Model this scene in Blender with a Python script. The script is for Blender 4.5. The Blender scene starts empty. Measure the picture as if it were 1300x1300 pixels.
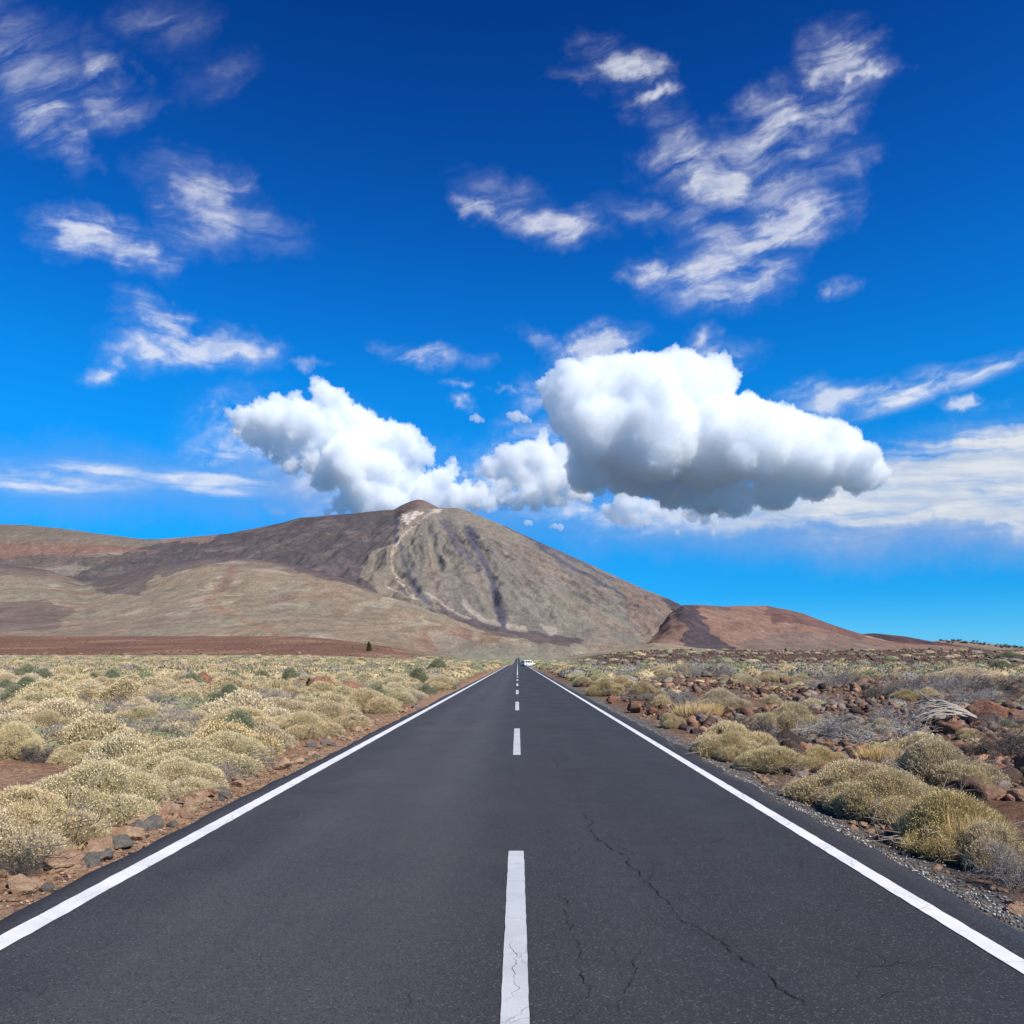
import bpy, bmesh, math, random
import numpy as np
from mathutils import Vector, Matrix, Euler

R = math.radians
random.seed(7)
rng = np.random.default_rng(11)
scene = bpy.context.scene
COL = scene.collection

# ------------------------------------------------------------------ camera
FOC, VPX, HOR, CAMH = 1000.0, 657.0, 838.0, 1.70      # focal length in pixels of the 1300 px photograph
cam_data = bpy.data.cameras.new("camera")
cam = bpy.data.objects.new("camera", cam_data)
COL.objects.link(cam)
cam.location = (0, 0, CAMH)
cam.rotation_euler = (R(90), 0, 0)
cam_data.sensor_width = 36.0
cam_data.lens = 36.0 * FOC / 1300.0
cam_data.shift_x = (650 - VPX) / 1300.0
cam_data.shift_y = (HOR - 650) / 1300.0
cam_data.clip_start = 0.1
cam_data.clip_end = 90000
scene.camera = cam

# ------------------------------------------------------------------ light
SUN_AZ, SUN_EL = R(134), R(46)                        # clockwise from the road's direction: right of and a little behind the camera
SUNV = Vector((math.sin(SUN_AZ) * math.cos(SUN_EL), math.cos(SUN_AZ) * math.cos(SUN_EL), math.sin(SUN_EL)))
sun_data = bpy.data.lights.new("sun", 'SUN')
sun_data.energy = 5.0
sun_data.angle = R(0.53)
sun_data.color = (1.0, 0.945, 0.86)
sun = bpy.data.objects.new("sun", sun_data)
COL.objects.link(sun)
sun.rotation_euler = SUNV.to_track_quat('Z', 'Y').to_euler()

scene.view_settings.view_transform = 'Standard'
scene.view_settings.look = 'None'
scene.view_settings.exposure = 0.42
scene.view_settings.gamma = 1.0
scene.render.engine = 'CYCLES'
cy = scene.cycles
cy.use_denoising = True
cy.denoiser = 'OPENIMAGEDENOISE'
cy.max_bounces = 40
cy.diffuse_bounces = 3
cy.glossy_bounces = 2
cy.transmission_bounces = 3
cy.volume_bounces = 36
cy.transparent_max_bounces = 8
cy.caustics_reflective = False
cy.caustics_refractive = False
cy.sample_clamp_indirect = 8

# ------------------------------------------------------------------ node helpers
class NT:
    def __init__(s, tree):
        s.t = tree
    def n(s, typ, **kw):
        nd = s.t.nodes.new(typ)
        for k, v in kw.items():
            setattr(nd, k, v)
        return nd
    def put(s, sock, v):
        if isinstance(v, bpy.types.NodeSocket):
            s.t.links.new(v, sock)
        elif v is not None:
            sock.default_value = v
    def math(s, op, a, b=None, c=None, clamp=False):
        nd = s.n('ShaderNodeMath', operation=op, use_clamp=clamp)
        s.put(nd.inputs[0], a)
        if b is not None: s.put(nd.inputs[1], b)
        if c is not None: s.put(nd.inputs[2], c)
        return nd.outputs[0]
    def vmath(s, op, a, b=None):
        nd = s.n('ShaderNodeVectorMath', operation=op)
        s.put(nd.inputs[0], a)
        if b is not None: s.put(nd.inputs[1], b)
        return nd.outputs[1] if op in ('LENGTH', 'DOT_PRODUCT', 'DISTANCE') else nd.outputs[0]
    def remap(s, v, a, b, c=0.0, d=1.0, smooth=True):
        nd = s.n('ShaderNodeMapRange', interpolation_type='SMOOTHSTEP' if smooth else 'LINEAR')
        s.put(nd.inputs['Value'], v)
        s.put(nd.inputs['From Min'], a); s.put(nd.inputs['From Max'], b)
        s.put(nd.inputs['To Min'], c); s.put(nd.inputs['To Max'], d)
        return nd.outputs[0]
    def mix(s, f, a, b, mode='MIX'):
        nd = s.n('ShaderNodeMix', data_type='RGBA', blend_type=mode)
        s.put(nd.inputs[0], f)
        s.put(nd.inputs[6], rgba(a)); s.put(nd.inputs[7], rgba(b))
        return nd.outputs[2]
    def noise(s, vec, scale, detail=4, rough=0.5, dist=0.0, col=False, dim='3D'):
        nd = s.n('ShaderNodeTexNoise', noise_dimensions=dim)
        if vec is not None: s.put(nd.inputs['Vector'], vec)
        nd.inputs['Scale'].default_value = scale
        nd.inputs['Detail'].default_value = detail
        nd.inputs['Roughness'].default_value = rough
        nd.inputs['Distortion'].default_value = dist
        return nd.outputs['Color'] if col else nd.outputs[0]
    def voro(s, vec, scale, feature='F1', rand=1.0, out='Distance'):
        nd = s.n('ShaderNodeTexVoronoi', feature=feature)
        if vec is not None: s.put(nd.inputs['Vector'], vec)
        nd.inputs['Scale'].default_value = scale
        nd.inputs['Randomness'].default_value = rand
        return nd.outputs[out]
    def mapping(s, vec, loc=(0, 0, 0), rot=(0, 0, 0), sc=(1, 1, 1), typ='POINT'):
        nd = s.n('ShaderNodeMapping', vector_type=typ)
        s.put(nd.inputs['Vector'], vec)
        nd.inputs['Location'].default_value = loc
        nd.inputs['Rotation'].default_value = rot
        nd.inputs['Scale'].default_value = sc
        return nd.outputs[0]
    def ramp(s, v, stops, interp='LINEAR'):
        nd = s.n('ShaderNodeValToRGB')
        s.put(nd.inputs[0], v)
        cr = nd.color_ramp
        cr.interpolation = interp
        while len(cr.elements) < len(stops): cr.elements.new(0.5)
        for e, (p, c) in zip(cr.elements, stops):
            e.position = p; e.color = rgba(c)
        return nd.outputs[0]
    def bump(s, h, strength=0.5, dist=0.1, normal=None):
        nd = s.n('ShaderNodeBump')
        s.put(nd.inputs['Height'], h)
        nd.inputs['Strength'].default_value = strength
        nd.inputs['Distance'].default_value = dist
        if normal is not None: s.put(nd.inputs['Normal'], normal)
        return nd.outputs[0]

def rgba(c):
    if isinstance(c, (tuple, list)) and len(c) == 3:
        return (*c, 1.0)
    return c

def new_mat(name):
    m = bpy.data.materials.new(name)
    m.use_nodes = True
    m.node_tree.nodes.clear()
    nt = NT(m.node_tree)
    out = nt.n('ShaderNodeOutputMaterial')
    return m, nt, out

def principled(nt, out, color, rough=0.85, spec=0.25, normal=None, metal=0.0):
    b = nt.n('ShaderNodeBsdfPrincipled')
    nt.put(b.inputs['Base Color'], rgba(color))
    nt.put(b.inputs['Roughness'], rough)
    nt.put(b.inputs['Specular IOR Level'], spec)
    nt.put(b.inputs['Metallic'], metal)
    if normal is not None: nt.put(b.inputs['Normal'], normal)
    nt.t.links.new(b.outputs[0], out.inputs['Surface'])
    return b

def S(r, g, b):                                       # 8-bit sRGB -> linear
    def f(c):
        c = c / 255.0
        return c / 12.92 if c <= 0.04045 else ((c + 0.055) / 1.055) ** 2.4
    return (f(r), f(g), f(b))
# colours that turn the plain physical sky into the deep one of high dry air, by elevation (radians)
SKY_TINT = [(0.0, (.30, .80, 1.45)), (.04, (.165, .79, 1.38)), (.08, (.06, .74, 1.36)), (.15, (.04, .84, 1.48)), (.26, (.035, 1.10, 1.9)), (.33, (.03, 1.10, 2.0)), (.42, (.03, .90, 1.92)), (.5, (.03, .72, 1.7)), (.59, (.03, .54, 1.45)), (.70, (.02, .38, 1.12)), (.9, (.02, .33, 1.0))]
# ------------------------------------------------------------------ sky: physical sky, deepened, with high thin cloud
world = bpy.data.worlds.new("World")
scene.world = world
world.use_nodes = True
world.node_tree.nodes.clear()
w = NT(world.node_tree)
wout = w.n('ShaderNodeOutputWorld')
bg = w.n('ShaderNodeBackground')
w.t.links.new(bg.outputs[0], wout.inputs['Surface'])
sky = w.n('ShaderNodeTexSky')
sky.sky_type = 'NISHITA'
sky.sun_disc = False
sky.sun_elevation = SUN_EL
sky.sun_rotation = SUN_AZ
sky.altitude = 2000
sky.air_density = 1.0
sky.dust_density = 0.4
sky.ozone_density = 2.0
geo = w.n('ShaderNodeTexCoord')
dirv = geo.outputs['Generated']
sx = w.n('ShaderNodeSeparateXYZ'); w.put(sx.inputs[0], dirv)
X, Y, Z = sx.outputs
SKY_STRENGTH = 0.1 * 2 ** -.42
elev = w.math('ARCSINE', Z)
# polarised, deep colour of the high dry air
tint = w.ramp(w.math('DIVIDE', elev, 1.0, clamp=True), SKY_TINT)
base = w.mix(1.0, sky.outputs[0], tint, 'MULTIPLY')

ysafe = w.math('MAXIMUM', Y, 0.06)
front = w.remap(Y, 0.05, 0.3)
U = w.math('DIVIDE', X, ysafe)
V = w.math('DIVIDE', Z, ysafe)
cu = w.n('ShaderNodeCombineXYZ')
w.put(cu.inputs[0], U); w.put(cu.inputs[1], V)
UV = cu.outputs[0]
# turbulent displacement of the cloud layer
wv = w.noise(UV, 9, 4, 0.6, col=True, dim='2D')
wv = w.vmath('SUBTRACT', wv, (0.5, 0.5, 0.5))
WUV = w.vmath('ADD', UV, w.vmath('MULTIPLY', wv, (0.10, 0.055, 0)))
wv2 = w.noise(UV, 34, 3, 0.6, col=True, dim='2D')
wv2 = w.vmath('SUBTRACT', wv2, (0.5, 0.5, 0.5))
WUV = w.vmath('ADD', WUV, w.vmath('MULTIPLY', wv2, (0.045, 0.02, 0)))

BL = 1.36
_last = [None]
def after(vec):
    # evaluates this branch after the previous one, so that the shader's stack stays small
    if _last[0] is None: return vec
    nd = w.n('ShaderNodeVectorMath', operation='MULTIPLY_ADD')
    w.put(nd.inputs[0], _last[0]); nd.inputs[1].default_value = (1e-7, 1e-7, 0); w.put(nd.inputs[2], vec)
    return nd.outputs[0]

SUV = w.vmath('ADD', UV, w.vmath('MULTIPLY', wv, (0.03, 0.03, 0)))
def blobs(lst, uv):
    acc = None
    for px, py, ra, rb, ang, st in lst:
        m = w.mapping(after(uv), ((px - VPX) / FOC, (HOR - py) / FOC, 0), (0, 0, R(ang)), (ra * BL / FOC, rb * BL / FOC, 1), 'TEXTURE')
        l = w.vmath('LENGTH', m)
        v = w.remap(l, 1.0, 0.0, 0.0, st)
        acc = v if acc is None else w.math('MAXIMUM', acc, v)
        _last[0] = acc
    return acc

def streaks(ang, sl, sc, scale, detail=6, rough=0.58, seed=0):
    m = w.mapping(w.mapping(after(SUV), (seed, seed * .7, 0), (0, 0, -R(ang))), sc=(sl, sc, 1))
    return w.noise(m, scale, detail, rough, 0.4, dim='2D')

def wisp(lst, ang, sl=0.35, sc=1.0, scale=34, lo=0.30, hi=0.95, gain=1.15, seed=0.0, uv=None, wid=.62):
    m = blobs(lst, uv or WUV)
    n = streaks(ang, sl, sc, scale, seed=seed)
    lo_ = w.math('MULTIPLY_ADD', m, -.44, .58)
    d = w.remap(n, lo_, w.math('ADD', lo_, wid))
    d = w.math('MULTIPLY', d, w.remap(m, 0.0, 1.0, 0, 1, False))
    _last[0] = w.math('MULTIPLY_ADD', w.math('MULTIPLY', m, w.remap(n, .2, .7)), .46, d, clamp=True)
    return _last[0]

A = []
A.append((wisp([(40,95,95,75,-35,.55),(128,105,42,62,5,.70),(60,155,52,38,-30,.80),(95,180,26,50,8,.62),(150,148,55,20,22,.55),(15,50,60,50,-30,.55),(215,30,60,40,0,.33),(270,95,60,30,20,.32),
                (625,266,50,20,-14,.85),(705,286,66,26,-6,1.15),(640,248,60,28,-20,.45),(745,270,40,16,-10,.6),
                (778,76,46,34,-30,.9),(800,95,40,22,12,.95),(812,120,32,14,14,.9),(835,150,46,28,-40,.45),(738,86,40,10,8,.35),
                (1065,72,60,44,14,1.0),(1100,98,52,16,14,1.0),(1045,95,60,22,24,.95),(985,145,70,42,16,1.05),(1040,150,70,32,14,.80),(960,190,80,42,24,.85),
                (870,205,62,50,-36,.9),(1010,180,90,34,32,.7),(985,245,90,40,10,.75),(1085,110,60,30,22,.75),(1030,230,60,34,50,.6),(910,232,72,44,-18,1.1),(1010,276,74,52,24,1.3),(960,300,92,40,22,1.0),(900,290,60,34,0,.8),
                (915,350,92,44,6,1.15),(835,343,46,18,2,1.0),(960,350,60,38,10,1.05),(920,378,52,18,4,.85),(1050,215,70,24,28,.55),(1065,365,26,12,18,.6),(820,275,60,20,-20,.45),
                (550,454,66,17,-5,.95),(500,445,40,12,-6,.5),(582,492,24,8,0,.75),(592,516,26,10,0,.8),(655,491,22,6,-8,.7),(690,436,44,16,-24,.5),
                (750,446,60,30,16,1.5),(735,470,40,32,60,1.3),(888,440,38,22,26,.95),(875,452,36,14,10,.8),
                (1060,508,82,24,4,1.0),(1120,500,40,12,24,.8),(1225,509,38,12,-6,.95)], 20, .26, 1, 34, seed=5.5), .70))
A.append((wisp([(112,302,78,34,-4,1.15),(165,318,62,26,-24,1.05),
                (255,245,58,42,-10,.85),(265,290,80,34,6,.72),(330,290,70,26,-22,.45),(230,215,70,30,-8,.42),(150,280,40,14,-22,.5),
                (240,440,105,32,-5,1.25),(215,412,66,28,-28,1.0),(290,440,62,26,-12,1.2),(165,438,60,18,6,.7),(128,468,42,17,6,1.0),(255,520,16,8,0,.5),(395,462,34,6,-4,.6)], -12, .26, 1, 34, seed=3.7), .76))
A.append((wisp([(1180,492,140,17,18,1.25),(1265,466,60,9,14,.8),(1190,478,44,16,2,.8)], 18, .35, 1, 40, seed=8.2, uv=UV), .86))
vap = wisp([(345,548,110,52,-8,.95),(300,570,80,26,4,.8),(400,600,90,40,-6,.8),(650,596,110,46,6,1.0),(600,620,90,34,0,.8),(720,640,90,26,4,.8),(800,660,100,28,0,.85),(900,650,130,30,4,.9),(700,500,50,40,20,.7),(905,455,60,26,10,.7),(1060,625,120,34,6,.9),(690,545,50,30,0,.8),(500,640,120,34,0,.8)], 4, .55, 1, 40, seed=12.4)
A.append((vap, .62))
low = wisp([(70,606,150,20,-4,1.0),(120,596,90,12,-5,.95),(265,609,115,14,-4,1.2),(270,622,80,10,-3,.9),(290,578,26,6,-6,.9),(30,618,120,12,-4,1.0)], -5, .16, 1, 44, .30, 1.0, .7, 9.1, UV)
A.append((low, .72))
bank = wisp([(1260,606,250,66,5,1.5),(1180,640,300,46,3,1.4),(1010,664,190,22,3,.95),(1330,590,220,70,4,1.6),(1120,610,120,52,12,1.2),(1400,640,200,50,0,1.4)], 3, .16, 1, 30, .22, 1.35, .6, 10.3)
veil = blobs([(400,610,150,70,0,.7),(130,612,330,52,-2,.40),(1200,668,420,52,2,.75),(900,665,260,50,0,.55),(620,640,240,60,0,.35),(332,650,20,14,20,.55)], WUV)
alpha = None
for m, s_ in A:
    v = w.math('MULTIPLY', m, s_)
    alpha = v if alpha is None else w.math('MAXIMUM', alpha, v)
tex = w.noise(w.mapping(w.mapping(SUV, (3.3, 1.1, 0), (0, 0, R(-14))), sc=(.4, 1, 1)), 60, 4, .6, dim='2D')
alpha = w.math('MULTIPLY', w.math('MULTIPLY', alpha, w.remap(tex, .30, .62, .66, 1.0)), front)
CL = 1.0 / 0.1
colr = w.mix(w.math('MULTIPLY', veil, front), base, tuple(c * CL for c in S(140, 172, 222)))
bankn = w.noise(w.mapping(UV, sc=(.18, 1, 1)), 30, 4, .55, dim='2D')
bankc = w.mix(w.remap(bankn, .35, .65), tuple(c * CL for c in S(190, 205, 226)), tuple(c * CL for c in S(238, 238, 236)))
colr = w.mix(w.math('MULTIPLY', w.math('MULTIPLY', bank, .86), front), colr, bankc)
colr = w.mix(alpha, colr, tuple(c * CL for c in S(238, 241, 248)))
w.put(bg.inputs['Color'], colr)
bg.inputs['Strength'].default_value = SKY_STRENGTH
world.cycles.sampling_method = 'MANUAL'
world.cycles.sample_map_resolution = 512
# ------------------------------------------------------------------ mesh helpers
def mk_mesh(name, V, F, col=None, smooth=False, mats=None, midx=None):
    """V (n,3); F = array (m,k) or list of such arrays; col (n,3)"""
    V = np.asarray(V, dtype=np.float64)
    Fs = F if isinstance(F, list) else [F]
    Fs = [np.asarray(f, dtype=np.int64) for f in Fs if len(f)]
    me = bpy.data.meshes.new(name)
    me.vertices.add(len(V))
    me.vertices.foreach_set('co', V.astype(np.float32).ravel())
    nl = sum(f.size for f in Fs); npoly = sum(len(f) for f in Fs)
    me.loops.add(nl); me.polygons.add(npoly)
    me.loops.foreach_set('vertex_index', np.concatenate([f.ravel() for f in Fs]).astype(np.int32))
    tot = np.concatenate([np.full(len(f), f.shape[1]) for f in Fs])
    start = np.concatenate([[0], np.cumsum(tot)[:-1]])
    me.polygons.foreach_set('loop_start', start.astype(np.int32))
    if smooth:
        me.polygons.foreach_set('use_smooth', np.ones(npoly, dtype=bool))
    if midx is not None:
        me.polygons.foreach_set('material_index', np.asarray(midx, dtype=np.int32))
    me.update(calc_edges=True)
    if col is not None:
        a = me.color_attributes.new('Col', 'FLOAT_COLOR', 'POINT')
        c = np.ones((len(V), 4), dtype=np.float32); c[:, :3] = col
        a.data.foreach_set('color', c.ravel())
    for m in (mats or []):
        me.materials.append(m)
    return me

def obj(name, me, parent=None, loc=None, rot=None, sc=None):
    o = bpy.data.objects.new(name, me)
    COL.objects.link(o)
    if parent is not None: o.parent = parent
    if loc is not None: o.location = loc
    if rot is not None: o.rotation_euler = rot
    if sc is not None: o.scale = sc
    return o

def tag(o, label=None, cat=None, group=None, kind=None):
    if label: o['label'] = label
    if cat: o['category'] = cat
    if group: o['group'] = group
    if kind: o['kind'] = kind
    return o

def grid_faces(nr, nc):
    i = np.arange(nr - 1)[:, None] * nc + np.arange(nc - 1)[None, :]
    return np.stack([i, i + 1, i + 1 + nc, i + nc], -1).reshape(-1, 4)

_perm = np.random.default_rng(5).permutation(256)
_perm = np.concatenate([_perm, _perm, _perm])
_g = np.random.default_rng(6).normal(size=(256, 3)); _g /= np.linalg.norm(_g, axis=1, keepdims=True)

def pn(x, y, z=0.0):
    x, y, z = np.broadcast_arrays(np.asarray(x, float), np.asarray(y, float), np.asarray(z, float))
    xi, yi, zi = np.floor(x).astype(int), np.floor(y).astype(int), np.floor(z).astype(int)
    xf, yf, zf = x - xi, y - yi, z - zi
    xi &= 255; yi &= 255; zi &= 255
    fu = lambda t: t * t * t * (t * (t * 6 - 15) + 10)
    u, v, ww = fu(xf), fu(yf), fu(zf)
    def g(a, b, c):
        h = _perm[_perm[_perm[(xi + a) & 255] + ((yi + b) & 255)] + ((zi + c) & 255)]
        gr = _g[h]
        return gr[..., 0] * (xf - a) + gr[..., 1] * (yf - b) + gr[..., 2] * (zf - c)
    l = lambda a, b, t: a + (b - a) * t
    return l(l(l(g(0,0,0), g(1,0,0), u), l(g(0,1,0), g(1,1,0), u), v),
             l(l(g(0,0,1), g(1,0,1), u), l(g(0,1,1), g(1,1,1), u), v), ww) * 1.6

def fbm(x, y, z=0.0, o=4, gain=0.5, lac=2.03):
    s, a = 0.0, 1.0
    for i in range(o):
        s = s + a * pn(np.asarray(x) * lac ** i + 17.3 * i, np.asarray(y) * lac ** i + 5.1 * i, np.asarray(z) * lac ** i + 9.7 * i)
        a *= gain
    return s

def ridged(x, y, z=0.0, o=4, gain=0.5):
    s, a = 0.0, 1.0
    for i in range(o):
        s = s + a * (1 - 2 * np.abs(pn(np.asarray(x) * 2.03 ** i + 7.7 * i, np.asarray(y) * 2.03 ** i + 3.3 * i, np.asarray(z) * 2.03 ** i)))
        a *= gain
    return s

def sstep(a, b, x):
    t = np.clip((np.asarray(x, float) - a) / (b - a), 0, 1)
    return t * t * (3 - 2 * t)

def rotmats(n, tilt=3.14):
    """n random rotation matrices"""
    q = rng.normal(size=(n, 4)); q /= np.linalg.norm(q, axis=1, keepdims=True)
    a, b, c, d = q.T
    return np.stack([1-2*(c*c+d*d), 2*(b*c-a*d), 2*(b*d+a*c), 2*(b*c+a*d), 1-2*(b*b+d*d), 2*(c*d-a*b), 2*(b*d-a*c), 2*(c*d+a*b), 1-2*(b*b+c*c)], -1).reshape(n, 3, 3)

def ico(sub):
    bm = bmesh.new()
    bmesh.ops.create_icosphere(bm, subdivisions=sub, radius=1.0)
    V = np.array([v.co[:] for v in bm.verts]); F = np.array([[v.index for v in f.verts] for f in bm.faces])
    bm.free()
    return V, F

def tubes(segs, sides=3):
    """segs: list of (p0,p1,r0,r1) -> open prisms"""
    P0 = np.array([s[0] for s in segs]); P1 = np.array([s[1] for s in segs])
    r0 = np.array([s[2] for s in segs])[:, None, None]; r1 = np.array([s[3] for s in segs])[:, None, None]
    d = P1 - P0; d /= np.linalg.norm(d, axis=1, keepdims=True) + 1e-9
    ref = np.where(np.abs(d[:, 2:3]) > .9, np.array([[1., 0, 0]]), np.array([[0, 0, 1.]]))
    a = np.cross(d, ref); a /= np.linalg.norm(a, axis=1, keepdims=True) + 1e-9
    b = np.cross(d, a)
    th = np.arange(sides) * 2 * math.pi / sides
    ring = a[:, None, :] * np.cos(th)[None, :, None] + b[:, None, :] * np.sin(th)[None, :, None]
    V = np.concatenate([P0[:, None] + ring * r0, P1[:, None] + ring * r1], 1).reshape(-1, 3)
    n = len(segs); base = (np.arange(n) * 2 * sides)[:, None]
    k = np.arange(sides); k2 = (k + 1) % sides
    F = np.stack([base + k, base + k2, base + sides + k2, base + sides + k], -1).reshape(-1, 4)
    return V, F

def poly_tube(pts, rad, sides=6, cap=True):
    """one continuous tube along pts"""
    pts = np.asarray(pts, float); n = len(pts)
    t = np.gradient(pts, axis=0); t /= np.linalg.norm(t, axis=1, keepdims=True)
    ref = np.array([0.3, 0.2, 1.0]); 
    a = np.cross(t, ref); a /= np.linalg.norm(a, axis=1, keepdims=True)
    b = np.cross(t, a)
    th = np.arange(sides) * 2 * math.pi / sides
    rad = np.broadcast_to(rad, (n,))
    V = (pts[:, None] + (a[:, None] * np.cos(th)[None, :, None] + b[:, None] * np.sin(th)[None, :, None]) * rad[:, None, None]).reshape(-1, 3)
    i = np.arange(n - 1)[:, None] * sides; k = np.arange(sides); k2 = (k + 1) % sides
    F = np.stack([i + k, i + k2, i + sides + k2, i + sides + k], -1).reshape(-1, 4)
    return V, F

def join(parts):
    Vs, Fs, o = [], [], 0
    for V, F in parts:
        Vs.append(V); Fs.append(F + o); o += len(V)
    return np.concatenate(Vs), np.concatenate(Fs)

# ------------------------------------------------------------------ the lie of the land
def u_of(px): return (px - VPX) / FOC
def v_of(py): return (HOR - py) / FOC

_ZY = np.array([-9000, 0, 180, 240, 340, 480, 620, 800, 1000, 1500, 2000, 2600, 9000], float)
_ZZ = np.array([0, 0, 0, -.05, -.45, -.85, -.55, 0.6, 2.2, 6.2, 12.0, 20.0, 20.0])
def zl(y): return np.interp(y, _ZY, _ZZ)
_LY = np.array([0, 100, 200, 350, 500, 700, 900, 1500, 4000], float); _LZ = np.array([0, .35, 1.3, 3.3, 4.6, 9.5, 16.5, 45.0, 60.0])
_RY = np.array([0, 100, 150, 250, 420, 700, 1300, 4000], float); _RZ = np.array([0, .2, .7, 3.0, 7.3, 9.0, 12.0, 20.0])
ROAD_L, ROAD_R = -3.40, 3.16

def gz(x, y):
    x = np.asarray(x, float); y = np.asarray(y, float)
    yy = np.maximum(y, 1.0)
    u = x / yy
    z = zl(y) - 0.05
    z = z + np.interp(y, _LY, _LZ) * sstep(.02, .30, -u) * sstep(6, 40, -x)
    z = z + np.interp(y, _RY, _RZ) * sstep(.05, .16, u) * sstep(6, 30, x)
    z = z + sstep(.06, .14, u) * sstep(140, 240, y) * (1 - sstep(900, 1300, y)) * (fbm(x * .022, y * .022, 6.0, 3) * 1.3 + .5 * fbm(x * .07, y * .07, 2.0, 2))
    e = np.maximum(np.maximum(ROAD_L - x, x - ROAD_R), 0)          # distance off the asphalt
    far = np.clip(1 - y / 700, .25, 1)
    z = z + sstep(.15, 3, e) * (fbm(x * .13, y * .13, 1.0, 3) * .16 + fbm(x * .6, y * .6, 2.0, 2) * .05) * far
    z = z + sstep(5.5, 9, x) * (1 - sstep(90, 140, y)) * sstep(3, 9, y) * (.32 * fbm(x * .22, y * .16, 4.0, 3) + .1)
    z = z - .07 * sstep(0.0, .5, e) * (1 - sstep(.9, 2.5, e)) * (x > 0)
    z = z + sstep(.0, .5, e) * .03 * (x < 0)
    z = z + sstep(.05, .4, e) * fbm(x * 3.1, y * 3.1, 3.0, 2) * .018 * (y < 60)
    z = z + np.where(e <= 0, -.06, 0)
    return z

def at(px, py):
    """ground point seen at a pixel of the photograph (flat part of the plain)"""
    d = CAMH * FOC / (py - HOR)
    for _ in range(8):
        x = u_of(px) * d
        z = float(gz(x, d))
        d = (CAMH - z) * FOC / (py - HOR)
    return u_of(px) * d, d, z
# ------------------------------------------------------------------ ground sheet
def spaced(lim, d0, g, flat):
    v = [0.0]; s = d0
    while v[-1] < lim:
        if v[-1] > flat: s *= g
        v.append(v[-1] + s)
    return np.array(v)
px_ = spaced(16000, .16, 1.05, 9)
xs = np.concatenate([-px_[:0:-1], px_])
py_ = spaced(2300, .16, 1.022, 26)
ys = np.concatenate([[-16000, -6000, -2000, -700, -250, -100, -45, -20, -8, -3, -1], py_])
ys = np.concatenate([ys, [3000, 5000, 9000, 16000, 30000]])
XX, YY = np.meshgrid(xs, ys)
ZZ = gz(XX, YY)
sink = sstep(1350, 1600, YY) * (np.abs(XX) < 3 * np.maximum(YY, 1))
ZZ = ZZ - sink * 60
gcol = np.zeros(XX.shape + (3,))
soil = np.array([.24, .145, .094]); soil2 = np.array([.18, .098, .064]); tan = np.array([.29, .21, .14]); grey = np.array([.085, .082, .08])
n1 = sstep(-.35, .5, fbm(XX * .08, YY * .08, 0, 4)); n2 = sstep(-.2, .6, fbm(XX * .35, YY * .35, 5, 4))
uu = XX / np.maximum(YY, 1)
gcol[:] = soil
gcol = gcol + (soil2 - gcol) * (n1 * .8)[..., None]
gcol = gcol + (tan - gcol) * (n2 * .45)[..., None]
right = sstep(0, 6, XX)[..., None]
gcol = gcol * (1 - .38 * right)
edge = np.maximum(np.maximum(ROAD_L - XX, XX - ROAD_R), 0)
gcol = gcol + (grey * 1.3 - gcol) * ((1 - sstep(.35, .95, edge + .25 * fbm(XX * 1.5, YY * 1.5, 8, 3))) * (XX > 0))[..., None]
gcol = gcol + (grey * 1.1 - gcol) * ((1 - sstep(.05, .3, edge + .2 * fbm(XX * 1.5, YY * 1.5, 8, 3))) * (XX < 0) * .8)[..., None]
# the scrub plain turns grey green far down the road, red brown on the old lava flow at the left
greenp = np.array([.19, .195, .13]); straw = np.array([.31, .27, .17]); red = np.array([.150, .083, .056])
fp = sstep(90, 260, YY)
spk = fbm(XX * .05, YY * .03, 4, 4)
pl = straw + (greenp - straw) * sstep(-.4, .5, spk + sstep(200, 700, YY) * 1.2 - .3)[..., None]
gcol = gcol + (pl - gcol) * (fp)[..., None]
band = sstep(470, 600, YY + 60 * fbm(XX * .01, YY * .01, 7, 3)) * sstep(.05, .16, -uu + .03 * fbm(XX * .012, YY * .012, 2, 3))
rd = red * (1 + .35 * fbm(XX * .03, YY * .008, 3, 5))[..., None] + np.array([.07, .05, .035]) * sstep(.15, .6, fbm(XX * .012, YY * .004, 13, 4))[..., None]
gcol = gcol + (rd - gcol) * band[..., None]
rb = sstep(120, 165, YY) * sstep(.05, .11, uu)
gcol = gcol + (np.array([.09, .055, .042]) - gcol) * rb[..., None]
dist = np.hypot(XX, YY)
gcol = gcol + (np.array([.045, .062, .075]) - gcol) * sstep(6500, 9000, dist)[..., None]   # unseen pine woods and sea beyond the mountain, added to cut bounce onto clouds
verge = (1 - sstep(.3, 1.2, edge)) * (XX < 0) * .6
gcol = gcol + (np.array([.31, .20, .13]) - gcol) * verge[..., None]
m_ground, nt, out = new_mat('dry_volcanic_soil')
at_ = nt.n('ShaderNodeAttribute', attribute_name='Col').outputs['Color']
tc = nt.n('ShaderNodeTexCoord').outputs['Object']
v1 = nt.voro(tc, 22, out='Color'); sp = nt.n('ShaderNodeSeparateXYZ'); nt.put(sp.inputs[0], v1)
vd = nt.voro(tc, 22)
nz = nt.noise(tc, 3.0, 8, .65)
nf = nt.noise(tc, 60, 4, .6)
c = nt.mix(1.0, at_, nt.ramp(nz, [(.25, (.62, .6, .58)), (.5, (1, 1, 1)), (.75, (1.3, 1.28, 1.22))]), 'MULTIPLY')
c = nt.mix(1.0, c, nt.ramp(sp.outputs[0], [(0, (.55, .52, .5)), (.3, (.95, .95, .95)), (.8, (1.08, 1.05, 1)), (1, (1.55, 1.5, 1.45))]), 'MULTIPLY')
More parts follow.
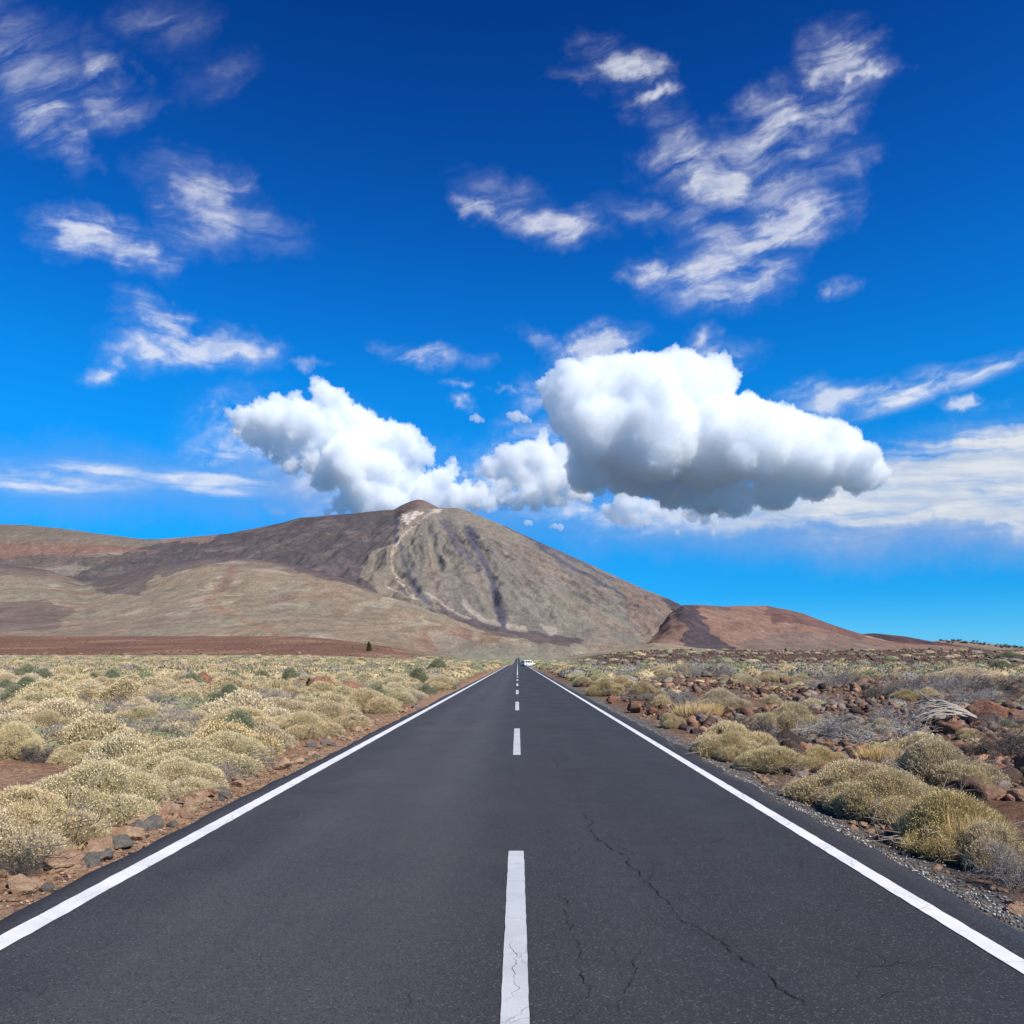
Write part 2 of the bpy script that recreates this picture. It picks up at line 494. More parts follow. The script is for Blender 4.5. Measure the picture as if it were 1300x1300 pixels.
c = nt.mix(.5, c, nt.ramp(nf, [(.3, (.6, .6, .6)), (.7, (1.4, 1.4, 1.4))]), 'MULTIPLY')
h = nt.math('ADD', nt.math('MULTIPLY', vd, -.6), nt.math('ADD', nf, nt.math('MULTIPLY', nz, 2)))
principled(nt, out, c, .95, .1, nt.bump(h, .9, .03))
ground = obj('ground', mk_mesh('ground', np.stack([XX, YY, ZZ], -1).reshape(-1, 3), grid_faces(*XX.shape), gcol.reshape(-1, 3), True, [m_ground]))
tag(ground, 'reddish brown volcanic soil of the plain on both sides of the road', 'ground', kind='structure')

# ------------------------------------------------------------------ road
ry = np.unique(np.concatenate([np.arange(-30, 30, .25), np.arange(30, 120, 2), np.arange(120, 2050, 15.)]))
rx = np.linspace(0, 1, 40)
jl = ROAD_L + .05 * fbm(ry * .9, 3.3, 0, 3) + .05 * fbm(ry * .12, 1.3, 0, 2)
jr = ROAD_R + .10 * fbm(ry * 1.1, 8.3, 0, 3) + .10 * fbm(ry * .12, 4.3, 0, 2)
RX = jl[:, None] * (1 - rx) + jr[:, None] * rx
RY = np.repeat(ry[:, None], 40, 1)
RZ = zl(RY) + .02 * (1 - (RX / 3.3) ** 2)
def road_z(x, y): return zl(y) + .02 * (1 - (np.asarray(x) / 3.3) ** 2)
V = np.stack([RX, RY, RZ], -1)
# kerbless asphalt lip on both sides
lipL = V[:, :1] + np.array([-.03, 0, -.16]); lipR = V[:, -1:] + np.array([.03, 0, -.16])
V = np.concatenate([lipL, V, lipR], 1)
m_road, nt, out = new_mat('asphalt')
tc = nt.n('ShaderNodeTexCoord').outputs['Object']
sx_ = nt.n('ShaderNodeSeparateXYZ'); nt.put(sx_.inputs[0], tc)
n1 = nt.noise(tc, .7, 6, .6)
lng = nt.noise(nt.mapping(tc, sc=(1.4, .05, 1)), 1.0, 5, .6)
fine = nt.noise(tc, 190, 2, .7)
agg = nt.voro(tc, 115, out='Color'); sa = nt.n('ShaderNodeSeparateXYZ'); nt.put(sa.inputs[0], agg)
base_c = nt.mix(nt.remap(lng, .3, .7), (.029, .029, .0295), (.041, .041, .0415))
base_c = nt.mix(nt.remap(n1, .35, .7), base_c, (.046, .045, .048))
# polished wheel tracks
xw = sx_.outputs[0]
def track(x0):
    return nt.remap(nt.math('ABSOLUTE', nt.math('SUBTRACT', xw, x0)), .55, 0, 0, 1)
def band(x0, wd, k):
    return nt.remap(nt.math('ABSOLUTE', nt.math('SUBTRACT', nt.math('ADD', xw, nt.math('MULTIPLY', nt.math('SUBTRACT', n1, .5), .5)), x0)), wd, 0, 0, k)
tr = nt.math('ADD', nt.math('ADD', band(-1.95, .75, .8), band(-1.0, .8, .9)), nt.math('ADD', band(.8, .6, .8), band(1.95, .5, .45)))
base_c = nt.mix(nt.math('MULTIPLY', tr, .75), base_c, (.066, .065, .0655))
lane = nt.remap(nt.math('ADD', xw, nt.math('MULTIPLY', n1, .8)), -.4, 1.4, 0, 1)
base_c = nt.mix(nt.math('MULTIPLY', lane, nt.remap(nt.math('ADD', lng, n1), .7, 1.3, .55, 1.0)), base_c, (.021, .0205, .0215))
base_c = nt.mix(nt.math('MULTIPLY', nt.remap(nt.noise(nt.mapping(tc, sc=(1, .12, 1)), .9, 4, .6), .45, .7), .45), base_c, (.034, .034, .036))
base_c = nt.mix(nt.math('MULTIPLY', nt.remap(sa.outputs[0], .84, 1.0), .6), base_c, (.12, .12, .12))
base_c = nt.mix(nt.math('MULTIPLY', nt.remap(sa.outputs[1], .74, 1.0), .75), base_c, (.012, .012, .014))
base_c = nt.mix(nt.math('MULTIPLY', nt.remap(nt.voro(tc, 7, out='Distance'), .07, .02), .5), base_c, (.02, .02, .02))
wear = nt.remap(nt.noise(tc, .35, 4, .6), .55, .75)
base_c = nt.mix(nt.math('MULTIPLY', wear, .25), base_c, (.09, .085, .08))
# hairline crazing in the right lane
cw = nt.vmath('ADD', tc, nt.vmath('MULTIPLY', nt.noise(tc, 5, 4, .6, col=True), (.25, .25, 0)))
vc = nt.voro(cw, .95, 'DISTANCE_TO_EDGE')
ck = nt.math('MULTIPLY', nt.remap(vc, .007, .001), nt.math('MULTIPLY', nt.remap(xw, -.2, .8), nt.remap(nt.noise(tc, .5, 3, .5), .46, .62)))
base_c = nt.mix(nt.math('MULTIPLY', ck, .75), base_c, (.012, .012, .012))
hh = nt.math('ADD', nt.math('MULTIPLY', sa.outputs[0], .5), nt.math('ADD', fine, nt.math('MULTIPLY', ck, -2.5)))
principled(nt, out, base_c, nt.remap(n1, .3, .7, .62, .78), .35, nt.bump(hh, .55, .006))
road = obj('road', mk_mesh('road', V.reshape(-1, 3), grid_faces(V.shape[0], V.shape[1]), None, True, [m_road]))
tag(road, 'straight dark grey asphalt road running to the foot of the volcano', 'road', kind='structure')

def paint_mat(name, col, thresh):
    m, nt, out = new_mat(name)
    tc = nt.n('ShaderNodeTexCoord').outputs['Object']
    n = nt.noise(tc, 2.2, 6, .65); f = nt.noise(tc, 120, 3, .65)
    cw = nt.vmath('ADD', tc, nt.vmath('MULTIPLY', nt.noise(tc, 6, 4, .6, col=True), (.2, .2, 0)))
    ck = nt.remap(nt.voro(cw, 1.3, 'DISTANCE_TO_EDGE'), .008, .002)
    c = nt.mix(nt.remap(n, .3, .75), col, tuple(k * .80 for k in col))
    c = nt.mix(nt.math('MULTIPLY', nt.remap(f, .57, .70), .7), c, (.16, .16, .165))
    c = nt.mix(nt.math('MULTIPLY', ck, thresh), c, (.03, .03, .03))
    principled(nt, out, c, .6, .3, nt.bump(f, .3, .004))
    return m
m_line = paint_mat('white_road_paint', (.70, .70, .69), .35)
m_dash = paint_mat('worn_white_road_paint', (.47, .49, .50), .3)

def stripe(name, x, wd, y0, y1, mat, jag=.006):
    step = .06 if y1 - y0 < 8 else None
    yv = np.arange(y0, y1 + 1e-6, step) if step else np.unique(np.concatenate([np.arange(max(y0, -12), 22, .08), np.arange(22, 120, 1.), np.arange(120, y1, 15.)]))
    yv = yv[(yv >= y0) & (yv <= y1)]
    a = x - wd / 2 + jag * fbm(yv * 5, x * 3.1, 0, 4) * (yv < 40); b = x + wd / 2 + jag * fbm(yv * 5, x * 3.1 + 9, 0, 4) * (yv < 40)
    VX = np.stack([a, np.full_like(a, x), b], 1); VY = np.repeat(yv[:, None], 3, 1)
    VZ = road_z(VX, VY) + .005
    o = obj(name, mk_mesh(name, np.stack([VX, VY, VZ], -1).reshape(-1, 3), grid_faces(len(yv), 3), None, True, [mat]), road)
    return o
tag(stripe('edge_line', -3.10, .165, -12, 2040, m_line), 'white edge line beside the straw shrubs, left of the road')
tag(stripe('edge_line', 2.79, .135, -12, 2040, m_line), 'white edge line beside the gravel shoulder')
PER = 12.4
for k in range(-1, 7):
    y1 = 6.97 + k * PER
    stripe('centre_dash', -.012, .135, y1 - 5.45, y1, m_dash, .004)
stripe('centre_line', -.012, .15, 88, 2030, m_dash)

# larger cracks, opened by traffic, as thin dark seams lying on the asphalt
m_crack, nt, out = new_mat('crack_dirt')
principled(nt, out, (.018, .018, .018), .95, .05)
def crack(pts, wd, seed):
    P = np.array([at_road(*p) for p in pts]); 
    seg = np.linalg.norm(np.diff(P, axis=0), axis=1); cum = np.concatenate([[0], np.cumsum(seg)])
    s = np.arange(0, cum[-1], .018)
    x = np.interp(s, cum, P[:, 0]); y = np.interp(s, cum, P[:, 1])
    tx = np.gradient(x); ty = np.gradient(y); l = np.hypot(tx, ty); nx, ny = -ty / l, tx / l
    off = .055 * fbm(s * 2.6, seed, 0, 4, .62) + .016 * pn(s * 22, seed, 3)
    x = x + nx * off; y = y + ny * off
    hw = .52 * wd * np.clip(.55 + .9 * fbm(s * 6, seed + 4, 0, 3), .06, 1.6) * np.minimum(1, np.minimum(s, cum[-1] - s) / .25 + .05)
    A_ = np.stack([x - nx * hw, y - ny * hw, road_z(x, y) + .003], -1); B_ = np.stack([x + nx * hw, y + ny * hw, road_z(x, y) + .003], -1)
    return np.stack([A_, B_], 1).reshape(-1, 3), grid_faces(len(s), 2)
def at_road(px, py):
    d = (CAMH - .015) * FOC / (py - HOR)
    return u_of(px) * d, d
cr = []
for i, (pts, wd) in enumerate([
    ([(742, 1030), (752, 1058), (790, 1088), (828, 1128), (862, 1165), (905, 1190), (950, 1222), (1003, 1260), (1035, 1290)], .0105),
    ([(828, 1128), (832, 1098), (815, 1085)], .004), ([(775, 1072), (800, 1080), (835, 1092)], .003),
    ([(712, 1130), (718, 1160), (735, 1200), (738, 1235), (750, 1262), (728, 1285), (712, 1310)], .0065),
    ([(750, 1262), (775, 1270), (800, 1300)], .0035), ([(735, 1072), (728, 1085), (714, 1095)], .004),
    ([(812, 1195), (808, 1225), (790, 1255), (778, 1290)], .0055), ([(776, 1190), (780, 1220), (792, 1232)], .0035),
    ([(780, 1160), (768, 1178), (764, 1190)], .003),
    ([(898, 1085), (905, 1070), (925, 1062)], .0035), ([(1003, 1085), (1020, 1092), (1018, 1105), (1030, 1112)], .004), 
    ([(985, 1150), (1010, 1160), (1040, 1152), (1075, 1165)], .002), ([(1060, 1255), (1110, 1232), (1150, 1225), (1190, 1210)], .004),
    ([(1050, 1300), (1075, 1276), (1130, 1262), (1200, 1262)], .0045),
    ([(652, 1195), (650, 1220), (655, 1245), (648, 1285)], .004), ([(520, 1235), (512, 1262), (508, 1300)], .003),
    ([(25, 1250), (60, 1265), (80, 1285)], .004), ([(700, 960), (735, 1010), (742, 1030)], .004), ([(930, 1000), (1010, 1040), (1090, 1062)], .0025)]):
    cr.append(crack(pts, wd, i * 3.7))
V, F = join(cr)
V[:, 2] += .0035
obj('crack', mk_mesh('crack', V, F, None, False, [m_crack]), road)
# ------------------------------------------------------------------ mountains: every ridge a height field of real size at its real distance
def prof(pts):
    p = np.array(pts, float)
    return u_of(p[:, 0]), v_of(p[:, 1])

def inpoly(px, py, poly):
    p = np.array(poly, float); r = np.zeros(px.shape, bool); j = len(p) - 1
    for i in range(len(p)):
        xi, yi, xj, yj = p[i, 0], p[i, 1], p[j, 0], p[j, 1]
        r ^= ((yi > py) != (yj > py)) & (px < (xj - xi) * (py - yi) / (yj - yi + 1e-9) + xi)
        j = i
    return r

def polyline_d(px, py, pts):
    p = np.array(pts, float); d = np.full(px.shape, 1e9)
    for a, b in zip(p[:-1], p[1:]):
        ab = b - a; t = np.clip(((px - a[0]) * ab[0] + (py - a[1]) * ab[1]) / (ab @ ab), 0, 1)
        d = np.minimum(d, np.hypot(px - a[0] - t * ab[0], py - a[1] - t * ab[1]))
    return d

m_rock, nt, out = new_mat('volcanic_slope')
at_ = nt.n('ShaderNodeAttribute', attribute_name='Col').outputs['Color']
tc = nt.mapping(nt.n('ShaderNodeTexCoord').outputs['Object'], sc=(1, .28, .6))
big = nt.noise(tc, .004, 8, .62); mid = nt.noise(tc, .03, 6, .6)
spk = nt.voro(tc, .035, out='Color'); ss = nt.n('ShaderNodeSeparateXYZ'); nt.put(ss.inputs[0], spk)
fine = nt.noise(tc, .14, 4, .65)
c = nt.mix(1.0, at_, nt.ramp(big, [(.3, (.84, .84, .86)), (.5, (1, 1, 1)), (.7, (1.14, 1.13, 1.10))]), 'MULTIPLY')
c = nt.mix(1.0, c, nt.ramp(fine, [(.3, (.66, .66, .67)), (.5, (1, 1, 1)), (.72, (1.34, 1.32, 1.28))]), 'MULTIPLY')
c = nt.mix(1.0, c, nt.ramp(mid, [(.3, (.76, .76, .77)), (.5, (1, 1, 1)), (.72, (1.24, 1.22, 1.2))]), 'MULTIPLY')
veg = nt.math('MULTIPLY', nt.remap(ss.outputs[1], .80, .95), .16)
c = nt.mix(veg, c, (.10, .105, .075))
principled(nt, out, c, .95, .08, nt.bump(nt.math('ADD', big, nt.math('MULTIPLY', mid, .25)), .5, 28))

def grade(c):
    g = c.mean(-1, keepdims=True)
    return (g + (c - g) * .88) * np.array([.69, .685, .69])

def ridge(name, label, crest, Yb, Yc, ns, nr, paint, noise, power=1.25, u0=None, u1=None, zb_v=None, soft=.05, back=1.35):
    cu_, cv_ = prof(crest)
    u0 = u0 if u0 is not None else cu_[0]; u1 = u1 if u1 is not None else cu_[-1]
    us = np.linspace(u0, u1, ns)
    yc = Yc(us) if callable(Yc) else np.full(ns, float(Yc)); yb = Yb(us) if callable(Yb) else np.full(ns, float(Yb))
    v = np.interp(us, cu_, cv_)
    k = max(3, int(soft / (us[1] - us[0]))) | 1
    ker = np.hanning(k + 2)[1:-1]; ker /= ker.sum()
    vs = np.convolve(np.pad(v, k // 2, mode='edge'), ker, mode='valid')
    t = np.concatenate([np.linspace(0, 1, nr), 1 + np.linspace(0, 1, max(8, nr // 8))[1:] ** 1.5 * (back - 1)])
    T, U_ = np.meshgrid(t, us, indexing='ij')
    Yg = yb[None] + (yc - yb)[None] * T
    Xg = U_ * Yg
    vv = vs[None] + (v - vs)[None] * sstep(.6, 1.0, np.minimum(T, 1)) 
    zc = CAMH + vv * yc[None]
    base = gz(U_ * yb[None], np.repeat(yb[None], len(t), 0)) - 6
    fr = np.minimum(T, 1) ** power
    bk = np.clip((T - 1) / (back - 1), 0, 1)
    Zg = base + (zc - base) * fr * (1 - bk) + bk * (-120 - base)
    global PX0, PY0
    PX0 = VPX + FOC * U_; PY0 = HOR - FOC * (Zg - CAMH) / Yg
    amp = np.sin(np.clip(T, 0, 1) * math.pi) ** .8
    Zg = Zg + noise(Xg, Yg, U_, T) * (amp * .92 + .08 * (T < 1.02) * (T > .2))
    PX = VPX + FOC * U_; PY = HOR - FOC * (Zg - CAMH) / Yg
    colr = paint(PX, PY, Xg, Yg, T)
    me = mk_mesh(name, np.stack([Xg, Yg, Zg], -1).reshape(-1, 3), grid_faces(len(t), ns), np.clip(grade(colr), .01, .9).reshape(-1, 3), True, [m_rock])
    o = obj(name, me)
    tag(o, label, 'hill' if 'volcano' not in name else 'mountain', kind='structure')
    return o

def lay(c, col, m): return c + (np.array(col) - c) * m[..., None]
def wob(X, Y, s, k, seed=0): return k * fbm(X * s, Y * s, seed, 4)

# --- the volcano
PKU, PKY = u_of(535), 7000.0
GULLIES = [([(588, 668), (605, 700), (622, 740), (632, 790)], 7, 60), ([(565, 662), (580, 690), (600, 722), (612, 760)], 5, 36), ([(512, 672), (500, 700), (498, 718), (508, 738), (530, 760)], 4, 34), ([(655, 668), (700, 702), (760, 742), (820, 775), (862, 800)], 5, 40), ([(640, 664), (690, 690), (770, 730), (850, 770)], 5, 36),
           ([(690, 690), (730, 730), (780, 770), (820, 805)], 4, 26), ([(620, 690), (660, 740), (700, 795)], 4, 26), ([(540, 665), (548, 700), (565, 745)], 5, 30), ([(480, 655), (470, 690), (455, 722)], 6, 40), ([(440, 660), (425, 690), (400, 712)], 6, 36), ([(390, 664), (370, 685), (330, 708)], 5, 30), ([(350, 672), (320, 690), (270, 704)], 5, 26)]
def v_noise(X, Y, U_, T):
    dx, dy = X - PKU * PKY, PKY - Y
    r = np.hypot(dx, dy); th = np.arctan2(dx, dy + 300)
    g = ridged(th * 6.0 + .25 * fbm(X * .0012, Y * .0012, 2, 3), r * .00018, 1.0, 4, .55)
    g2 = ridged(th * 19 + .5 * fbm(X * .002, Y * .002, 5, 3), r * .0005, 4.0, 3, .5)
    rr = sstep(150, 1500, r)
    cut = 0
    for ln, wd, dp in GULLIES:
        dd = polyline_d(PX0 + 3 * fbm(X * .004, Y * .002, 3, 3), PY0 + 2 * fbm(X * .004, Y * .002, 8, 3), ln) / wd
        cut = cut - .5 * dp * np.exp(-dd ** 2) + dp * .2 * np.exp(-(dd - 1.8) ** 2)
    return cut + rr * (g * 34 + g2 * 13) + fbm(X * .0022, Y * .0016, 3, 5) * 30 + fbm(X * .012, Y * .008, 9, 4) * 10
def v_paint(PX, PY, X, Y, T):
    q = PX + wob(X, Y * .4, .0022, 8, 1) + wob(X, Y * .3, .012, 4, 6); p = PY + wob(X, Y * .4, .0022, 4, 2) + wob(X, Y * .3, .012, 2, 8)
    c = np.zeros(PX.shape + (3,)); c[:] = (.235, .207, .170)
    dx, dy = X - PKU * PKY, PKY - Y
    th = np.arctan2(dx, dy + 300)
    st = fbm(th * 26, np.hypot(dx, dy) * .0004, 0, 4)
    c = lay(c, (.235, .222, .165), sstep(-.1, .5, fbm(X * .0013, Y * .0006, 12, 4)) * .7)
    st2 = fbm(th * 95, np.hypot(dx, dy) * .0011, 3, 3)
    c = c * (1 + .16 * np.clip(st2, -1.2, 1.2))[..., None]
    c = lay(c, (.30, .215, .165), sstep(0, .5, st) * .45)
    c = lay(c, (.19, .165, .15), sstep(0, .5, -st) * .45)
    # dark lava mantle on the left flank
    dark = [(60, 742), (190, 690), (290, 676), (360, 655), (420, 640), (520, 620), (540, 640), (508, 655), (500, 700), (515, 735), (545, 762), (600, 785), (660, 800), (740, 812), (700, 835), (560, 800), (440, 745), (330, 722), (250, 740), (130, 760)]
    md = inpoly(q, p, dark).astype(float)
    c = lay(c, (.088, .073, .085), md * (.86 + .14 * np.clip(st, -1, 1)))
    c = lay(c, (.20, .155, .14), md * sstep(.1, .6, fbm(X * .004, Y * .004, 22, 4)) * .55)
    c = lay(c, (.27, .23, .17), md * (inpoly(q, p, [(470, 700), (505, 690), (530, 740), (560, 775), (500, 765), (455, 730)])) * .8)
    # upper left shoulder and its red and pale bands
    lf = inpoly(q, p, [(-400, 600), (170, 600), (215, 690), (120, 705), (-400, 706)]).astype(float)
    c = lay(c, (.215, .175, .135), lf)
    c = lay(c, (.25, .135, .10), inpoly(q, p, [(-400, 692), (60, 688), (150, 690), (190, 700), (90, 706), (-400, 716)]) * .8)
    c = lay(c, (.33, .215, .165), inpoly(q, p, [(200, 682), (280, 678), (265, 687), (215, 690)]) * .7)
    c = lay(c, (.13, .10, .095), inpoly(q, p, [(-400, 714), (100, 706), (190, 704), (140, 716), (30, 722), (-400, 724)]) * .8)
    # blue grey screes, and gully shade painted into the cone's colour
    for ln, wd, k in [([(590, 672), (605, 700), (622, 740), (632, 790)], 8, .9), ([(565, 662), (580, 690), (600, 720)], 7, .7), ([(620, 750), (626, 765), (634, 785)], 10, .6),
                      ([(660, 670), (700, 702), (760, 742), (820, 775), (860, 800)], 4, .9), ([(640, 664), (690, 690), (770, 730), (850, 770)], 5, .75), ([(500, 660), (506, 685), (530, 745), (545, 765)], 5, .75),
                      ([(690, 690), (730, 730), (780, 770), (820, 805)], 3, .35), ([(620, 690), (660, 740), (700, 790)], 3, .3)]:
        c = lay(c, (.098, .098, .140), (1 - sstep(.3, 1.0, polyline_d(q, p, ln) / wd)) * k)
    # pale pumice runs
    for ln, wd, k in [([(515, 665), (512, 680), (500, 700), (498, 718), (508, 735), (530, 758)], 1.3, .7), ([(545, 752), (565, 770), (590, 785)], 2.0, .5), ([(585, 765), (605, 785), (625, 792)], 5, .4), ([(640, 795), (665, 800)], 5, .4), ([(495, 745), (520, 755), (535, 760)], 1.8, .5), ([(690, 795), (705, 805)], 5, .4), ([(553, 648), (530, 665), (515, 680)], 1.5, .5), ([(560, 645), (552, 650)], 4, .7)]:
        c = lay(c, (.62, .53, .42), (1 - sstep(.3, 1.0, polyline_d(q + 3 * pn(X * .02, Y * .02), p, ln) / wd)) * k)
    cone = inpoly(PX, PY, [(500, 648), (515, 630), (545, 628), (562, 646), (540, 646), (520, 648)])
    c = lay(c, (.20, .14, .12), cone * .85)
    c = lay(c, (.66, .56, .47), inpoly(PX + wob(X, Y, .02, 3, 1), PY + wob(X, Y, .02, 2, 3), [(509, 653), (530, 649), (537, 651), (524, 659), (516, 666), (512, 662)]) * .95)
    # brown right shoulder and the dark flow at its foot
    c = lay(c, (.30, .205, .15), inpoly(q, p, [(780, 730), (840, 755), (860, 790), (850, 815), (800, 790)]) * .55)
    c = lay(c, (.088, .072, .088), inpoly(q, p, [(838, 752), (880, 762), (905, 768), (900, 790), (915, 822), (865, 825), (872, 800), (850, 775)]) * .92)
    return c
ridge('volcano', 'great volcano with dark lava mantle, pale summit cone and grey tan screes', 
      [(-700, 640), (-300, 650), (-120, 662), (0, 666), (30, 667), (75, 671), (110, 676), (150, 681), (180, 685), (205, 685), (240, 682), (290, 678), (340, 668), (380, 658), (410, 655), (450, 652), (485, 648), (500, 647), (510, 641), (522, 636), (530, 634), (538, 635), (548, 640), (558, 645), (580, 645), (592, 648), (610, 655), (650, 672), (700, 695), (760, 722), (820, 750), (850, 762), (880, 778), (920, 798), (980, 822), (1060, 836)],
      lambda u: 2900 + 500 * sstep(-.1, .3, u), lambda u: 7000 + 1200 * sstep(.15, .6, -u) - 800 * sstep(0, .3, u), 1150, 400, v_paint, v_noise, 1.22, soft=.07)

# --- tan foothill before it, at the left
def f_noise(X, Y, U_, T):
    return fbm(X * .0016, Y * .0011, 31, 4) * 34 + ridged(X * .0032 + .6 * fbm(X * .001, Y * .001, 3, 2), Y * .0009, 5, 3) * 11 + fbm(X * .01, Y * .01, 8, 3) * 4
def f_paint(PX, PY, X, Y, T):
    q = PX + wob(X, Y * .3, .004, 14, 11) + wob(X, Y * .3, .02, 5, 3); p = PY + wob(X, Y * .3, .004, 5, 12) + wob(X, Y * .3, .02, 2, 4)
    c = np.zeros(PX.shape + (3,)); c[:] = (.290, .222, .150)
    c = lay(c, (.262, .236, .162), sstep(-.1, .5, fbm(X * .0035, Y * .0007, 1, 4)) * .7)
    c = lay(c, (.345, .262, .182), sstep(.1, .6, fbm(X * .005, Y * .0011, 6, 4)) * .6)
    c = lay(c, (.28, .155, .10), sstep(.15, .55, fbm(X * .0040 + 40, Y * .0008, 9, 4)) * .6)
    c = lay(c, (.46, .42, .30), sstep(.25, .6, fbm(X * .009 + 10, Y * .002, 2, 5)) * .45)
    c = lay(c, (.30, .13, .075), (1 - sstep(.3, 1, polyline_d(q, p, [(265, 765), (310, 785), (345, 800), (358, 812)]) / 5)) * .4)
    c = lay(c, (.25, .14, .105), (1 - sstep(.3, 1, polyline_d(q, p, [(300, 722), (285, 740), (270, 752)]) / 9)) * .6)
    c = lay(c, (.17, .125, .11), inpoly(q, p, [(-400, 765), (0, 765), (60, 762), (95, 775), (70, 800), (0, 800), (-400, 800)]) * .65)
    c = lay(c, (.14, .108, .105), inpoly(q, p, [(112, 742), (170, 722), (230, 705), (300, 700), (290, 712), (225, 724), (190, 738), (170, 756), (125, 750)]) * .85)
    c = lay(c, (.15, .115, .11), inpoly(q, p, [(-400, 705), (40, 712), (75, 722), (40, 735), (-400, 722)]) * .5)
    c = lay(c, (.13, .10, .10), inpoly(q, p, [(330, 700), (400, 712), (470, 735), (540, 760), (620, 790), (690, 806), (740, 815), (740, 822), (690, 812), (620, 798), (540, 772), (480, 754), (420, 736), (370, 722)]) * .8)
    c = lay(c, (.12, .094, .10), sstep(.80, .97, T + .12 * fbm(X * .004, Y * .002, 15, 4)) * (1 - sstep(330, 420, np.abs(PX - 330))) * .75)
    c = lay(c, (.30, .285, .21), inpoly(q, p, [(540, 800), (620, 815), (780, 825), (780, 845), (560, 845)]) * .6)
    c = lay(c, (.14, .105, .10), inpoly(q, p, [(560, 776), (610, 790), (650, 800), (690, 806), (740, 817), (730, 823), (690, 820), (640, 808), (590, 790)]) * .85)
    return c
ridge('foothill', 'broad tan foothill streaked green and rust red before the dark lava slope',
      [(-700, 700), (-200, 708), (0, 716), (60, 724), (105, 739), (150, 730), (200, 716), (260, 708), (320, 710), (380, 719), (430, 733), (480, 748), (540, 769), (600, 790), (650, 804), (700, 812), (740, 818), (800, 829), (860, 836)],
      lambda u: 1480 + 0 * u, lambda u: 4300 - 1500 * sstep(-.15, .15, u), 900, 260, f_paint, f_noise, 1.15, soft=.03)

# --- red hill at the right foot
def r_noise(X, Y, U_, T): return fbm(X * .003, Y * .002, 41, 4) * 20 + ridged(X * .005, Y * .0012, 6, 3) * 9
def r_paint(PX, PY, X, Y, T):
    q = PX + wob(X, Y, .004, 10, 1); p = PY + wob(X, Y, .004, 4, 2)
    c = np.zeros(PX.shape + (3,)); c[:] = (.315, .180, .125)
    c = lay(c, (.36, .22, .155), sstep(0, .5, fbm(X * .003, Y * .002, 6, 4)) * .7)
    c = lay(c, (.175, .09, .08), inpoly(q, p, [(965, 765), (1005, 770), (1050, 785), (1110, 805), (1090, 812), (1010, 790), (980, 792)]) * .8)
    c = lay(c, (.22, .17, .14), inpoly(q, p, [(940, 815), (1000, 800), (1060, 808), (1120, 815), (1120, 840), (940, 840)]) * .6)
    c = lay(c, (.095, .075, .09), inpoly(q, p, [(830, 752), (878, 764), (892, 778), (900, 800), (930, 822), (860, 828), (872, 800), (845, 772)]) * .92)
    c = lay(c, (.10, .075, .085), (1 - sstep(.4, 1, polyline_d(q, p, [(870, 768), (900, 769), (925, 772)]) / 5)) * .6)
    return c
ridge('red_hill', 'smooth reddish brown hill at the foot of the volcano',
      [(810, 826), (835, 800), (850, 779), (868, 768), (890, 768), (920, 770), (940, 769), (970, 769), (1000, 774), (1020, 779), (1045, 789), (1070, 798), (1090, 805), (1110, 810), (1160, 820), (1230, 832)],
      2500, 4400, 420, 170, r_paint, r_noise, 1.12, soft=.02)
def d_paint(PX, PY, X, Y, T):
    c = np.zeros(PX.shape + (3,)); c[:] = (.125, .062, .062)
    return lay(c, (.075, .05, .06), sstep(-.1, .4, fbm(X * .004, Y * .003, 6, 4)))
ridge('dark_red_hill', 'low dark maroon hill behind the tail of the red hill',
      [(1040, 818), (1070, 809), (1095, 805), (1110, 804), (1150, 808), (1180, 814), (1210, 820), (1260, 830)],
      3600, 5400, 220, 60, d_paint, r_noise, 1.1, soft=.01)
def p_paint(PX, PY, X, Y, T):
    c = np.zeros(PX.shape + (3,)); c[:] = (.34, .235, .165)
    return lay(c, (.25, .19, .13), sstep(-.1, .4, fbm(X * .004, Y * .003, 6, 4)))
ridge('pale_hill', 'low pale sandy hill topped by a dark line of trees at the right edge',
      [(1120, 824), (1160, 817), (1195, 813), (1215, 813), (1245, 816), (1270, 819), (1300, 822), (1400, 828), (1600, 834)],
      4200, 6300, 260, 60, p_paint, lambda X, Y, U_, T: fbm(X * .003, Y * .002, 41, 4) * 9, 1.1, soft=.01)
def s_paint(PX, PY, X, Y, T):
    c = np.zeros(PX.shape + (3,)); c[:] = (.37, .285, .18)
    return lay(c, (.29, .25, .155), sstep(-.2, .4, fbm(X * .01, Y * .006, 6, 4)))
ridge('sand_mound', 'small pale tan mound behind the lava rubble in the centre right',
      [(690, 836), (750, 828), (800, 820), (830, 816), (850, 817), (880, 822), (930, 827), (990, 834)],
      1250, 1900, 220, 60, s_paint, lambda X, Y, U_, T: fbm(X * .01, Y * .006, 41, 4) * 2.5, 1.0, soft=.01)
CLOUD_DENS, CLOUD_G = .0085, -.45
# ------------------------------------------------------------------ cumulus clouds: bodies of scattering droplets, kilometres away
m_cloud, nt, out = new_mat('cumulus_droplets')
pv = nt.n('ShaderNodeVolumePrincipled')
pv.inputs['Color'].default_value = (.987, .995, 1, 1)  # faint blue put into the droplets' colour to cool the shaded undersides
pv.inputs['Density'].default_value = CLOUD_DENS
pv.inputs['Anisotropy'].default_value = CLOUD_G
nt.t.links.new(pv.outputs[0], out.inputs['Volume'])

